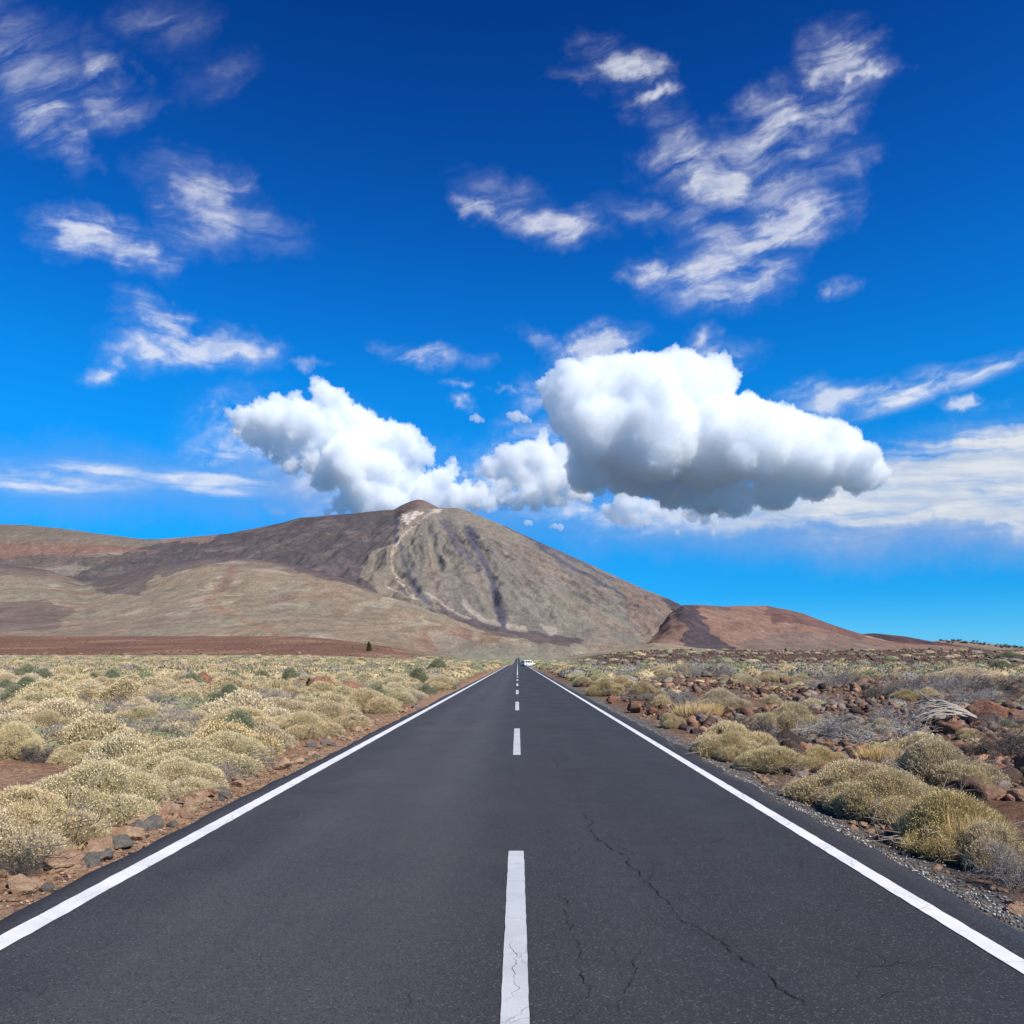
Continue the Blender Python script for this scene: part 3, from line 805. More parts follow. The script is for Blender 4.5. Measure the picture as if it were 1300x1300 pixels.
def cumulus(name, label, D, balls, voxel, amp=1.0, seed=0, mat=None, group=None, depth=1.0, lean=0.0):
    """balls: (px, py, radius px) as seen from the road; the cloud is built D metres away at its real size"""
    bm = bmesh.new()
    rr = random.Random(seed + 3)
    k = D / FOC
    ptop = min(b[1] for b in balls)
    for px, py, r in balls:
        y = D + rr.uniform(-.45, .45) * r * k * depth + lean * max(0.0, py - ptop - 92) * k * min(1.0, max(.35, (1010 - px) / 160.0))
        c = Vector((u_of(px) * y, y, CAMH + v_of(py) * y))
        mtx = Matrix.Translation(c) @ Euler((rr.uniform(0, 6), rr.uniform(0, 6), rr.uniform(0, 6))).to_matrix().to_4x4() @ Matrix.Scale(r * k, 4)
        bmesh.ops.create_icosphere(bm, subdivisions=3, radius=1.0, matrix=mtx)
        # turrets budding off the main puff
        for _ in range(7):
            d = Vector((rr.gauss(0, 1), rr.gauss(0, 1) , rr.gauss(.25, .8))).normalized()
            q = r * rr.uniform(.28, .5)
            m2 = Matrix.Translation(c + d * (r * .86) * k) @ Matrix.Scale(q * k, 4)
            bmesh.ops.create_icosphere(bm, subdivisions=2, radius=1.0, matrix=m2)
    me = bpy.data.meshes.new('tmp'); bm.to_mesh(me); bm.free()
    t = bpy.data.objects.new('tmp', me); COL.objects.link(t)
    md = t.modifiers.new('r', 'REMESH'); md.mode = 'VOXEL'; md.voxel_size = voxel * k; md.use_smooth_shade = True
    sm = t.modifiers.new('s', 'SMOOTH'); sm.iterations = 3; sm.factor = .5
    dg = bpy.context.evaluated_depsgraph_get()
    m2 = bpy.data.meshes.new_from_object(t.evaluated_get(dg))
    bpy.data.objects.remove(t); bpy.data.meshes.remove(me)
    n = len(m2.vertices)
    co = np.empty(n * 3, np.float32); m2.vertices.foreach_get('co', co); co = co.reshape(-1, 3).astype(float)
    no = np.empty(n * 3, np.float32); m2.vertex_normals.foreach_get('vector', no); no = no.reshape(-1, 3).astype(float)
    s = 1.0 / k
    p = co * s
    def bil(sc, o): return np.abs(pn(p[:, 0] * sc + seed, p[:, 1] * sc, p[:, 2] * sc + o))
    d = amp * (9.0 * (bil(.022, 1) - .3) + 5.0 * (bil(.06, 2) - .3) + 6.5 * (bil(.13, 3) - .3) + 6.5 * (bil(.27, 4) - .3) + 3.4 * (bil(.55, 5) - .3))
    co = co + no * (d * k)[:, None]
    org = np.array([co[:, 0].mean(), co[:, 1].mean(), co[:, 2].min()])
    co = co - org
    m2.vertices.foreach_set('co', co.astype(np.float32).ravel()); m2.update()
    m2.name = name
    m2.materials.clear(); m2.materials.append(mat or m_cloud)
    o = obj(name, m2, loc=tuple(org))
    tag(o, label, 'cloud', group or 'cumulus clouds around the volcano', kind='thing')
    return o

big = [(742,468,12),(758,462,14),(780,462,15),(812,462,15),(835,462,14),(858,456,13),(880,470,16),(925,466,10),(905,462,14),(690,492,12),(700,510,15),(948,512,14),(966,522,14),(985,528,15),(1020,538,15),(1042,545,14),(1062,545,13),(1080,560,15),(1100,575,15),(1118,596,11),(1122,608,8),(708,488,20),(735,505,42),(775,492,40),(820,497,46),(868,492,44),(908,488,30),(925,478,16),(852,470,24),(795,472,24),(720,530,26),(760,545,46),(830,552,62),(900,560,66),(955,560,52),(962,535,26),(1005,572,50),(1000,540,26),(1050,580,44),(1052,558,24),(1088,592,34),(1108,604,20),
       (752,592,34),(800,606,34),(850,618,34),(895,628,32),(935,632,26),(985,620,32),(1035,612,28),(738,612,18),(880,640,18),(920,646,14)]
cumulus('cumulus_cloud', 'largest white cumulus with grey underside, right of the peak', 10500, big, 1.25, .8, seed=1, lean=1.25)
left = [(322,548,14),(340,562,14),(365,565,18),(312,545,12),(292,524,8),(330,516,12),(352,512,12),(372,508,12),(408,484,8),(440,514,10),(456,520,9),(496,546,12),(520,552,12),(535,560,10),(548,570,8),(574,588,7),(580,600,7),(540,612,14),(592,622,12),(612,626,10),(300,548,10),(350,575,14),(372,588,14),(415,606,20),(400,592,16),(402,488,11),(410,503,17),(428,520,20),(452,530,18),(345,532,24),(310,532,18),(298,530,10),(382,535,30),(425,550,36),(470,556,28),(505,566,26),(535,577,17),(545,580,9),(395,570,20),(350,556,20),(320,556,14),(445,585,36),(485,596,32),(520,612,24),(455,622,26),(490,632,26),(430,642,12),(560,608,18),(572,596,9),(545,628,24),(580,634,20),(604,634,16),(622,640,11),(470,650,22),(520,650,22),(418,648,6),(640,642,7)]
cumulus('cumulus_cloud', 'white cumulus piled behind the summit, tipped with a leaning turret', 11000, left, 1.25, .9, seed=2)
mid = [(590,602,6),(618,588,10),(640,576,12),(665,568,12),(690,556,9),(715,575,14),(735,600,14),(712,636,10),(680,640,10),(655,642,10),(630,628,12),(612,618,10),(640,618,14),(735,622,12),(606,600,8),(628,594,16),(655,585,20),(682,578,20),(706,590,22),(722,606,16),(640,606,14),(668,606,20),(700,612,20),(672,626,16),(648,634,12),(700,632,14),(726,626,12),(745,632,9),(690,566,10)]
cumulus('cumulus_cloud', 'low cumulus joining the largest cloud to the one behind the summit', 12000, mid, 1.2, .8, seed=3)
small = [(772,648,11),(790,640,13),(806,640,12),(826,646,13),(842,652,9),(800,656,12),(820,660,9),(784,656,10),(812,668,6)]
cumulus('cumulus_cloud', 'small lumpy cumulus under the dark base of the largest cloud', 9500, small, 2.0, .6, seed=4)
for i, (b, lab) in enumerate([
    ([(704,668,5),(711,670,5),(699,669,3.5)], 'tiny round cloud puff over the right slope below the largest cumulus'),
    ([(668,663,4),(673,664,3.5)], 'smallest cloud puff, just right of the low joining cumulus'),
    ([(656,529,8),(666,532,6),(648,527,5),(672,534,4)], 'small puff floating left of the top of the largest cumulus'),
    ([(606,532,6),(613,534,4),(599,531,4)], 'small flat puff above the saddle between the two big cumulus'),
    ([(880,655,9),(895,659,8),(870,652,6),(908,664,6),(860,676,4),(905,677,5)], 'ragged grey scraps hanging under the dark base of the largest cumulus')]):
    cumulus('cloud_puff', lab, 9800 + 150 * i, b, 1.1, .3, seed=10 + i, group='small cloud puffs')
# ------------------------------------------------------------------ plants of the plain
def plant_mat(name, rough=.9, trans=.25, vary=.10, huev=.008):
    m, nt, out = new_mat(name)
    at_ = nt.n('ShaderNodeAttribute', attribute_name='Col').outputs['Color']
    oi = nt.n('ShaderNodeObjectInfo')
    hs = nt.n('ShaderNodeHueSaturation')
    nt.put(hs.inputs['Color'], at_)
    nt.put(hs.inputs['Value'], nt.remap(oi.outputs['Random'], 0, 1, 1 - vary, 1 + vary, False))
    r2 = nt.math('FRACT', nt.math('MULTIPLY', oi.outputs['Random'], 7.31))
    nt.put(hs.inputs['Hue'], nt.remap(r2, 0, 1, .5 - huev, .5 + huev, False))
    r3 = nt.math('FRACT', nt.math('MULTIPLY', oi.outputs['Random'], 13.7))
    nt.put(hs.inputs['Saturation'], nt.remap(r3, 0, 1, .94, 1.12, False))
    b = nt.n('ShaderNodeBsdfDiffuse'); t = nt.n('ShaderNodeBsdfTranslucent')
    nt.put(b.inputs['Color'], hs.outputs[0]); nt.put(t.inputs['Color'], hs.outputs[0])
    mx = nt.n('ShaderNodeMixShader'); mx.inputs[0].default_value = trans
    nt.t.links.new(b.outputs[0], mx.inputs[1]); nt.t.links.new(t.outputs[0], mx.inputs[2])
    nt.t.links.new(mx.outputs[0], out.inputs['Surface'])
    return m
m_leaf = plant_mat('dry_shrub_foliage')
m_twig = plant_mat('weathered_twigs', trans=.0, vary=.15, huev=.01)

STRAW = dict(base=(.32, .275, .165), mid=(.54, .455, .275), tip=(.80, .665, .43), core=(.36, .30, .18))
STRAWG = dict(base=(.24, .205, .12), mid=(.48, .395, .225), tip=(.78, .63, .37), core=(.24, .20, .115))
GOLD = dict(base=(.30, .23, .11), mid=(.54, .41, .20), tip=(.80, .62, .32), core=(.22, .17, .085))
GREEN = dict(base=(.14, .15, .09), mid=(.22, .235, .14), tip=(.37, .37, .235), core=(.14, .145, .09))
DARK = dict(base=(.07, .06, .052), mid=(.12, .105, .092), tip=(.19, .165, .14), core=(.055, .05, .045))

def lobes_of(rg, n, spread, r, hh):
    L = []
    for i in range(n):
        a = rg.uniform(0, 2 * math.pi); d = spread * math.sqrt(rg.uniform(0, 1)) if i else 0
        rr = r * rg.uniform(.62, 1.0) if i else r
        L.append((d * math.cos(a), d * math.sin(a), rr, hh * rg.uniform(.62, 1.05) * (1 - .38 * d / (spread + 1e-6)) if i else hh))
    return np.array(L)

def dome_points(rg, L, n):
    """points + normals on the outside of a heap of half ellipsoids"""
    A = (L[:, 2] ** 2 + L[:, 2] * L[:, 3])
    k = rg.choice(len(L), n * 2, p=A / A.sum())
    d = rg.normal(size=(n * 2, 3)); d[:, 2] = np.abs(d[:, 2]); d /= np.linalg.norm(d, axis=1, keepdims=True)
    c = L[k]
    P = np.stack([c[:, 0] + d[:, 0] * c[:, 2], c[:, 1] + d[:, 1] * c[:, 2], d[:, 2] * c[:, 3]], 1)
    N = np.stack([d[:, 0] / c[:, 2], d[:, 1] / c[:, 2], d[:, 2] / c[:, 3]], 1); N /= np.linalg.norm(N, axis=1, keepdims=True)
    inside = np.zeros(len(P), bool)
    for i, l in enumerate(L):
        q = ((P[:, 0] - l[0]) / l[2]) ** 2 + ((P[:, 1] - l[1]) / l[2]) ** 2 + (P[:, 2] / l[3]) ** 2
        inside |= (q < .93) & (k != i)
    P, N = P[~inside][:n], N[~inside][:n]
    return P, N

def blades(P, D, ln, wd, rg, c0, c1):
    n = len(P)
    D = D / np.linalg.norm(D, axis=1, keepdims=True)
    s = np.cross(D, rg.normal(size=(n, 3))); s /= np.linalg.norm(s, axis=1, keepdims=True) + 1e-9
    ln = np.broadcast_to(ln, (n,))[:, None]; wd = np.broadcast_to(wd, (n,))[:, None]
    V = np.stack([P - s * wd * .5, P + s * wd * .5, P + D * ln], 1).reshape(-1, 3)
    C = np.stack([c0, c0, c1], 1).reshape(-1, 3)
    return V, np.arange(n * 3).reshape(-1, 3), C

def leaflets(P, D, ln, wd, rg, c):
    n = len(P)
    D = D / np.linalg.norm(D, axis=1, keepdims=True)
    s = np.cross(D, rg.normal(size=(n, 3))); s /= np.linalg.norm(s, axis=1, keepdims=True) + 1e-9
    ln = np.broadcast_to(ln, (n,))[:, None]; wd = np.broadcast_to(wd, (n,))[:, None]
    V = np.stack([P, P + D * ln * .5 + s * wd * .5, P + D * ln, P + D * ln * .5 - s * wd * .5], 1).reshape(-1, 3)
    return V, np.arange(n * 4).reshape(-1, 4), np.repeat(c, 4, 0)

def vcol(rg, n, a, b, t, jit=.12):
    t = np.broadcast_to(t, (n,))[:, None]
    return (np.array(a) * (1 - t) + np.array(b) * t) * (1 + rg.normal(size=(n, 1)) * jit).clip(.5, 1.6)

def core_mesh(L, shrink, rg, col, sub=3):
    Vs, Fs, o = [], [], 0
    iv, jf = ico(sub)
    for l in L:
        v = iv * np.array([l[2], l[2], l[3]]) * shrink
        v = v * (1 + .10 * pn(iv[:, 0] * 4 + l[0] * 9, iv[:, 1] * 4, iv[:, 2] * 4) + .06 * pn(iv[:, 0] * 11, iv[:, 1] * 11 + l[1] * 7, iv[:, 2] * 11))[:, None]
        v = v + np.array([l[0], l[1], 0])
        v[:, 2] = np.maximum(v[:, 2], -.06)
        Vs.append(v); Fs.append(jf + o); o += len(v)
    V = np.concatenate(Vs); F = np.concatenate(Fs)
    return V, F, np.repeat(np.array([col]), len(V), 0) * (1 + .2 * rg.normal(size=(len(V), 1))).clip(.5, 1.5)

def cushion(seed, pal, tufts, scale=1.0, nl=8, r=.40, hh=.46, spread=.50, stem=.07, patch=None, bare=.0, up=.75):
    """foliage mesh + woody stems mesh of a rounded cushion shrub about 1 m across"""
    rg = np.random.default_rng(seed)
    L = lobes_of(rg, nl, spread, r, hh)
    P, N = dome_points(rg, L, tufts)
    # dead or open pockets in the cushion
    dead = fbm(P[:, 0] * 3.3 + seed * 3.1, P[:, 1] * 3.3, P[:, 2] * 3.3 + seed, 3)
    keep = (dead < .62 - bare) & (P[:, 2] > .015 + .05 * np.abs(pn(P[:, 0] * 5, P[:, 1] * 5, seed)))
    P, N, dead = P[keep], N[keep], dead[keep]
    n = len(P)
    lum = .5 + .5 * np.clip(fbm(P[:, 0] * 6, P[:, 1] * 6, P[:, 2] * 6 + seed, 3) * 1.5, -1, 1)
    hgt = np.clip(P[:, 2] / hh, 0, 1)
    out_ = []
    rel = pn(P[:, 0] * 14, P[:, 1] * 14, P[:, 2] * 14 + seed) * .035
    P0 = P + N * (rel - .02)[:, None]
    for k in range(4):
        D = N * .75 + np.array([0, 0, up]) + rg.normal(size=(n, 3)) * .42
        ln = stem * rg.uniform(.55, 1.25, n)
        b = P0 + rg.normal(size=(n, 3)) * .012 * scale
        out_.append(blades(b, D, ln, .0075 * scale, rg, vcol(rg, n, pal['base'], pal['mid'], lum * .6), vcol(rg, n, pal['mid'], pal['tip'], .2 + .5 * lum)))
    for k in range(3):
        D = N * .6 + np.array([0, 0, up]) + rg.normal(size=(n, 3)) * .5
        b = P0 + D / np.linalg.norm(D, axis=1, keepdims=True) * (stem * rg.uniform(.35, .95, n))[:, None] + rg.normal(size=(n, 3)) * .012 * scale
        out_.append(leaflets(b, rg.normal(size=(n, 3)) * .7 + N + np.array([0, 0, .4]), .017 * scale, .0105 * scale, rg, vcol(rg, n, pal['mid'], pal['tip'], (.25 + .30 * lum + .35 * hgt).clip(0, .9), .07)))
    out_.append(core_mesh(L, .90, rg, pal['core']))
    Vs, Fs, Cs, o = [], [], [], 0
    tri, quad = [], []
    for V, F, C in out_:
        (tri if F.shape[1] == 3 else quad).append(F + o); Vs.append(V); Cs.append(C); o += len(V)
    me = mk_mesh('foliage', np.concatenate(Vs), [np.concatenate(tri), np.concatenate(quad)], np.concatenate(Cs), False, [m_leaf])
    # grey woody stems fanning out of the base and showing where the cushion is open
    segs = []
    R_ = spread + r * .9
    for i in range(90):
        a = rg.uniform(0, 2 * math.pi); d = R_ * rg.uniform(.25, .98)
        p0 = np.array([math.cos(a), math.sin(a), 0]) * d * rg.uniform(.1, .55); p0[2] = -.02
        p2 = np.array([math.cos(a + rg.normal() * .3) * d, math.sin(a + rg.normal() * .3) * d, hh * rg.uniform(.08, .62)])
        p1 = (p0 + p2) / 2 + np.array([0, 0, .06]) + rg.normal(size=3) * .03
        segs += [(p0, p1, .008, .006), (p1, p2, .006, .003)]
        for j in range(3):
            segs.append((p2, p2 + rg.normal(size=3) * .06 + np.array([math.cos(a), math.sin(a), .5]) * .05, .003, .0015))
    V, F = tubes(segs)
    c = np.array([.23, .20, .175]) * (1 + .25 * rg.normal(size=(len(segs), 1))).clip(.5, 1.5)
    st = mk_mesh('stems', V, F, np.repeat(c, 6, 0), False, [m_twig])
    return [('foliage', me), ('stems', st)], R_, hh * 1.03

def fuzz(seed, pal, n, scale, nl=6, r=.42, hh=.44, spread=.48):
    """lighter cushion for the middle distance: one mesh"""
    rg = np.random.default_rng(seed)
    L = lobes_of(rg, nl, spread, r, hh)
    P, N = dome_points(rg, L, n)
    dead = fbm(P[:, 0] * 3.3 + seed * 3.1, P[:, 1] * 3.3, P[:, 2] * 3.3 + seed, 3)
    k = dead < .6; P, N = P[k], N[k]; n = len(P)
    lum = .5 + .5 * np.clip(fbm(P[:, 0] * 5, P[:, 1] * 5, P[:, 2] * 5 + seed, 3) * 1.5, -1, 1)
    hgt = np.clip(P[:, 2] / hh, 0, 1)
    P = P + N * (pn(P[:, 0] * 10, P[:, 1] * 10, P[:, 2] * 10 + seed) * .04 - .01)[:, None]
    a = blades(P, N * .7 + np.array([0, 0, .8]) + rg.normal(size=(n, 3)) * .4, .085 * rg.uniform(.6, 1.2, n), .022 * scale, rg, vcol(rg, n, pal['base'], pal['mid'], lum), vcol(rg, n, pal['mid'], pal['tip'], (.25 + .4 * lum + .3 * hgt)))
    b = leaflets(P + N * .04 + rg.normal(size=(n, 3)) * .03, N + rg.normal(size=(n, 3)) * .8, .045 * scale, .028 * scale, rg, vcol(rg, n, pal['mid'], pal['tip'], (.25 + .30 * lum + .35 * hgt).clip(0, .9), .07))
    c = core_mesh(L, .93, rg, np.array(pal['base']) * .9, 2)
    V = np.concatenate([a[0], b[0], c[0]]); o1 = len(a[0]); o2 = o1 + len(b[0])
    me = mk_mesh('cushion_shrub', V, [a[1], b[1] + o1, c[1] + o2], np.concatenate([a[2], b[2], c[2]]), False, [m_leaf])
    return me, spread + r * .9, hh * 1.03

def twiggy(seed, n0, r, hh, col, rad=.007, flat=.5, kids=4, leafy=None):
    """bare shrub of branching grey sticks; one mesh"""
    rg = np.random.default_rng(seed)
    segs = []
    def grow(p, d, ln, rd, lev):
        k = 3
        for i in range(k):
            d2 = d + rg.normal(size=3) * .28 + np.array([0, 0, -.05 if lev else .05]); d2 /= np.linalg.norm(d2)
            q = p + d2 * ln / k
            if q[2] < .01: q[2] = .01 + abs(rg.normal()) * .02
            segs.append((p, q, rd * (1 - .2 * i), rd * (1 - .2 * (i + 1))))
            if lev < 2:
                for j in range(kids if lev == 0 else 3):
                    dd = d2 + rg.normal(size=3) * .75; dd[2] += .15; dd /= np.linalg.norm(dd)
                    grow(q, dd, ln * rg.uniform(.35, .6), rd * .55, lev + 1)
            p, d = q, d2
    for i in range(n0):
        a = rg.uniform(0, 2 * math.pi); e = rg.uniform(.1, 1.25) * (1 - flat) + .12
        d = np.array([math.cos(a) * math.cos(e), math.sin(a) * math.cos(e), math.sin(e) * hh / r * 1.2])
        s = np.array([math.cos(a), math.sin(a), 0]) * r * rg.uniform(0, .35); s[2] = -.01
        grow(s, d / np.linalg.norm(d), r * rg.uniform(.5, .8), rad, 0)
    V, F = tubes(segs)
    c = np.array(col) * (1 + .25 * rg.normal(size=(len(segs), 1))).clip(.45, 1.6)
    me = mk_mesh('dead_shrub', V, F, np.repeat(c, 6, 0), False, [m_twig])
    return me, r, float(V[:, 2].max())

def grass(seed, n, r, h, pal=GOLD):
    rg = np.random.default_rng(seed)
    a = rg.uniform(0, 2 * math.pi, n); d = r * np.sqrt(rg.uniform(0, 1, n)) * .6
    P = np.stack([np.cos(a) * d, np.sin(a) * d, np.zeros(n) - .01], 1)
    D = np.stack([np.cos(a) * .5 * d / r, np.sin(a) * .5 * d / r, np.ones(n)], 1) + rg.normal(size=(n, 3)) * .2
    D /= np.linalg.norm(D, axis=1, keepdims=True)
    ln = h * rg.uniform(.45, 1.05, n)
    mid = P + D * (ln * .6)[:, None]
    D2 = D + rg.normal(size=(n, 3)) * .22; D2 /= np.linalg.norm(D2, axis=1, keepdims=True)
    s = np.cross(D, rg.normal(size=(n, 3))); s /= np.linalg.norm(s, axis=1, keepdims=True)
    wd = .0045
    V = np.stack([P - s * wd, P + s * wd, mid + s * wd * .8, mid - s * wd * .8, mid + D2 * (ln * .45)[:, None]], 1).reshape(-1, 3)
    o = np.arange(n)[:, None] * 5
    c0 = vcol(rg, n, pal['base'], pal['mid'], .4); c1 = vcol(rg, n, pal['mid'], pal['tip'], .6); c2 = vcol(rg, n, pal['tip'], pal['tip'], 1)
    C = np.stack([c0, c0, c1, c1, c2], 1).reshape(-1, 3)
    return mk_mesh('grass_tuft', V, [o + np.array([[3, 2, 4]]), o + np.array([[0, 1, 2, 3]])], C, False, [m_leaf]), r, h

# prototypes
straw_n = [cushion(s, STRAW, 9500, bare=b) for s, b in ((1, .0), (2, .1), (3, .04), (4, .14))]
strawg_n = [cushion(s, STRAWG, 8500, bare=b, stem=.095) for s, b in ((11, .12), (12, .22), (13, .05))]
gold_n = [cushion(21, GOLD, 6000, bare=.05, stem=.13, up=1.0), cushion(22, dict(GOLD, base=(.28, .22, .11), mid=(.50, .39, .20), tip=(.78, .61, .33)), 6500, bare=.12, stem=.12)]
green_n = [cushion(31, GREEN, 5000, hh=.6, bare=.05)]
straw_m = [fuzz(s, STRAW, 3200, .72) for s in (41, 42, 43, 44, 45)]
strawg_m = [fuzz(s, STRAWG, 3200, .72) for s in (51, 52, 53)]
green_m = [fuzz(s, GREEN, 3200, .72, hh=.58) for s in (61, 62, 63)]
GREY = (.27, .245, .225); DGREY = (.11, .098, .090); BROWN = (.20, .165, .135)
grey_m = [twiggy(s, 22, .55, .38, GREY) for s in (71, 72, 73)]
dgrey_m = [twiggy(s, 26, .55, .42, DGREY, flat=.25) for s in (81, 82)]
pale_m = [twiggy(s, 24, .6, .3, (.38, .355, .33), .009, .65) for s in (91, 92)]
grass_m = [grass(101, 900, .4, .42), grass(102, 800, .35, .38)]

PLACED = []                                            # (x, y, radius) of every plant set so far
def spot(name, proto, x, y, rad, h, label, cat, group, rot=None, squash=1.0, z=None):
    """proto: ([(part name, mesh)...], radius, height) or (mesh, radius, height)"""
    body, r0, h0 = proto
    z = float(gz(x, y)) - .015 if z is None else z
    s = (rad / r0, rad / r0 * squash, h / h0)
    rot = random.uniform(0, 6.28) if rot is None else rot
    if isinstance(body, list):
        e = obj(name, None, None, (x, y, z), (0, 0, rot), s)
        for n_, me in body: obj(n_, me, e)
    else:
        e = obj(name, body, None, (x, y, z), (0, 0, rot), s)
    tag(e, label, cat, group)
    PLACED.append((x, y, rad))
    return e

def plant(name, proto, px, py, wpx, hpx, label, cat='shrub', group=None, squash=1.0, rot=None, deep=1.0):
    """set a plant by its foot and size in the photograph"""
    x, y, z = at(px, py)
    rad = wpx / 2 * y / FOC
    y2 = y + rad * .55 * deep                          # py is the near foot of the plant
    x2 = u_of(px) * y2
    if name == 'dead_shrub' and px > VPX: rad *= 1.3; hpx *= 1.45
    if name == 'cushion_shrub': rad *= 1.22 if px < VPX else 1.34
    if x2 < 0 and y < 40: x2 = min(x2, ROAD_L - .40 - rad * .93)
    if x2 > 0 and y < 40: x2 = max(x2, ROAD_R + (.42 if y < 10.5 else .02) + rad * .80)
    return spot(name, proto, x2, y2, rad * y2 / y, hpx * y / FOC * (.74 if name == 'cushion_shrub' else .9), label, cat, group, rot, squash)

GL, GR = 'straw cushion shrubs along the left verge', 'straw cushion shrubs along the right verge'
cs = 'cushion_shrub'
# left verge, near to far
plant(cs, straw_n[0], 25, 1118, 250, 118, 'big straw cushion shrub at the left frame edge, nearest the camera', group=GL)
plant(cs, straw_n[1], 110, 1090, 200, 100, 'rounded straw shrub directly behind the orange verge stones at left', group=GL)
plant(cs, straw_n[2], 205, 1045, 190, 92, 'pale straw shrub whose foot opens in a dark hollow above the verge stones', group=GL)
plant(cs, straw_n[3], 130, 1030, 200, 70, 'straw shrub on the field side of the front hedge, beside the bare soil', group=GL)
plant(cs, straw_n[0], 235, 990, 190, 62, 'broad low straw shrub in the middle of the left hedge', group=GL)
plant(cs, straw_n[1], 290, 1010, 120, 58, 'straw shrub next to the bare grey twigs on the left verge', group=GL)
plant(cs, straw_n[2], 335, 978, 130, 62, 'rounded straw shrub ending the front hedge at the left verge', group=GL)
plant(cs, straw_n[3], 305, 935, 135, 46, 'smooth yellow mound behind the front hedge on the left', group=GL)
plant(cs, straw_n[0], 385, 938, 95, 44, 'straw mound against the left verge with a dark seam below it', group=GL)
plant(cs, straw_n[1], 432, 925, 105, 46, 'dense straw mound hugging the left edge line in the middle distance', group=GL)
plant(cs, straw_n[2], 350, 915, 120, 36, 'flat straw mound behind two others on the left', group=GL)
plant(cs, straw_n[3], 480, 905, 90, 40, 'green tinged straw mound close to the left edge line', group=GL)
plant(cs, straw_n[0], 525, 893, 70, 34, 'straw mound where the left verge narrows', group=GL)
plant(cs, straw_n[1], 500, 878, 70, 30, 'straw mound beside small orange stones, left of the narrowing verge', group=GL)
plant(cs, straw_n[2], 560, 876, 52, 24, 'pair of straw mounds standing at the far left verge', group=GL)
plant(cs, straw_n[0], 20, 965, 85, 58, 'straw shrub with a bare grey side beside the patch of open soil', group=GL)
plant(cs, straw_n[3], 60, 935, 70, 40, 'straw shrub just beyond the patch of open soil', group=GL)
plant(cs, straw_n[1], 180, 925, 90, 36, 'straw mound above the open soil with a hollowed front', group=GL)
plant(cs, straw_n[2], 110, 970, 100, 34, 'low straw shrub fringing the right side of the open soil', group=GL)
plant('dead_shrub', grey_m[0], 318, 1000, 110, 40, 'bare grey twigs spilling from the hedge onto the left verge', 'dead shrub', 'dead shrubs on the left')
plant('dead_shrub', dgrey_m[0], 30, 1120, 110, 56, 'dark bare twigs at the foot of the nearest left shrub', 'dead shrub', 'dead shrubs on the left')
plant('dead_shrub', dgrey_m[1], 52, 968, 60, 32, 'dark grey twigs on the shaded side of the shrub by the open soil', 'dead shrub', 'dead shrubs on the left')
plant('dead_shrub', grey_m[1], 228, 930, 80, 42, 'tangled grey shrub behind the left hedge', 'dead shrub', 'dead shrubs on the left')
plant('dead_shrub', pale_m[0], 215, 955, 90, 26, 'low silvery twigs in the gap behind the left hedge', 'dead shrub', 'dead shrubs on the left')
plant('dead_shrub', dgrey_m[0], 345, 932, 46, 18, 'dark twigs poking through the yellow mound', 'dead shrub', 'dead shrubs on the left')
plant('dead_shrub', grey_m[2], 470, 880, 40, 20, 'grey dome of twigs beside the orange stones on the left', 'dead shrub', 'dead shrubs on the left')
plant('green_shrub', green_n[0], 292, 900, 60, 34, 'olive green shrub behind the yellow mound on the left', 'shrub', 'green shrubs on the left plain')
plant('green_shrub', green_n[0], 34, 879, 50, 22, 'dark green shrub alone near the left edge of the plain', 'shrub', 'green shrubs on the left plain')
plant('green_shrub', green_m[1], 8, 878, 34, 17, 'paler green shrub touching the dark green one at the left edge', 'shrub', 'green shrubs on the left plain')
plant('green_shrub', green_m[0], 118, 867, 26, 14, 'bright green shrub left of a grey topped one', 'shrub', 'green shrubs on the left plain')
plant('green_shrub', green_m[2], 142, 868, 34, 17, 'grey green shrub touching a brighter green one', 'shrub', 'green shrubs on the left plain')
plant('green_shrub', green_m[1], 225, 858, 24, 12, 'dark green shrub right of the middle of the left plain', 'shrub', 'green shrubs on the left plain')
plant('green_shrub', green_m[0], 236, 870, 20, 10, 'small green shrub touching the pointed red boulder', 'shrub', 'green shrubs on the left plain')
plant('green_shrub', green_m[2], 556, 856, 44, 22, 'tall feathery green broom above the left verge', 'shrub', 'green shrubs on the left plain')
plant('green_shrub', green_m[0], 614, 851, 18, 9, 'small dark green shrub at the far end of the left verge', 'shrub', 'green shrubs on the left plain')
plant('green_shrub', green_m[1], 458, 846, 22, 7, 'flat green shrub before the lone pine', 'shrub', 'green shrubs on the left plain')

# right verge, near to far
plant(cs, gold_n[1], 1195, 1085, 160, 88, 'golden shrub leaning over the stones, nearest on the right verge', group=GR)
plant(cs, strawg_n[1], 1255, 1105, 110, 70, 'thin dry shrub of brown stalks at the right edge of the picture', group=GR)
plant(cs, strawg_n[0], 1065, 1022, 165, 64, 'wide ragged straw shrub with dark pockets beside the right gravel', group=GR)
plant(cs, strawg_n[2], 1130, 1042, 130, 76, 'straw shrub joining the ragged one to the golden one on the right', group=GR)
plant(cs, straw_n[1], 1185, 1005, 130, 82, 'high domed straw shrub behind the golden one on the right', group=GR)
plant(cs, strawg_n[2], 1230, 1010, 70, 45, 'grey green shrub at the right foot of the high domed one', group=GR)
plant(cs, strawg_n[0], 985, 984, 100, 42, 'straw shrub with a black hollow in its shaded front on the right verge', group=GR)
plant(cs, strawg_n[1], 1040, 978, 70, 38, 'low straw shrub behind the one with a black hollow', group=GR)
plant(cs, straw_n[3], 893, 960, 108, 58, 'neat dome of straw stems at the right gravel shoulder below golden grass', group=GR)
plant(cs, strawg_n[2], 930, 966, 60, 44, 'right flank dome of the neat straw shrub on the shoulder', group=GR)
plant(cs, strawg_n[0], 850, 925, 34, 24, 'small dark straw shrub left of the neat dome', group=GR)
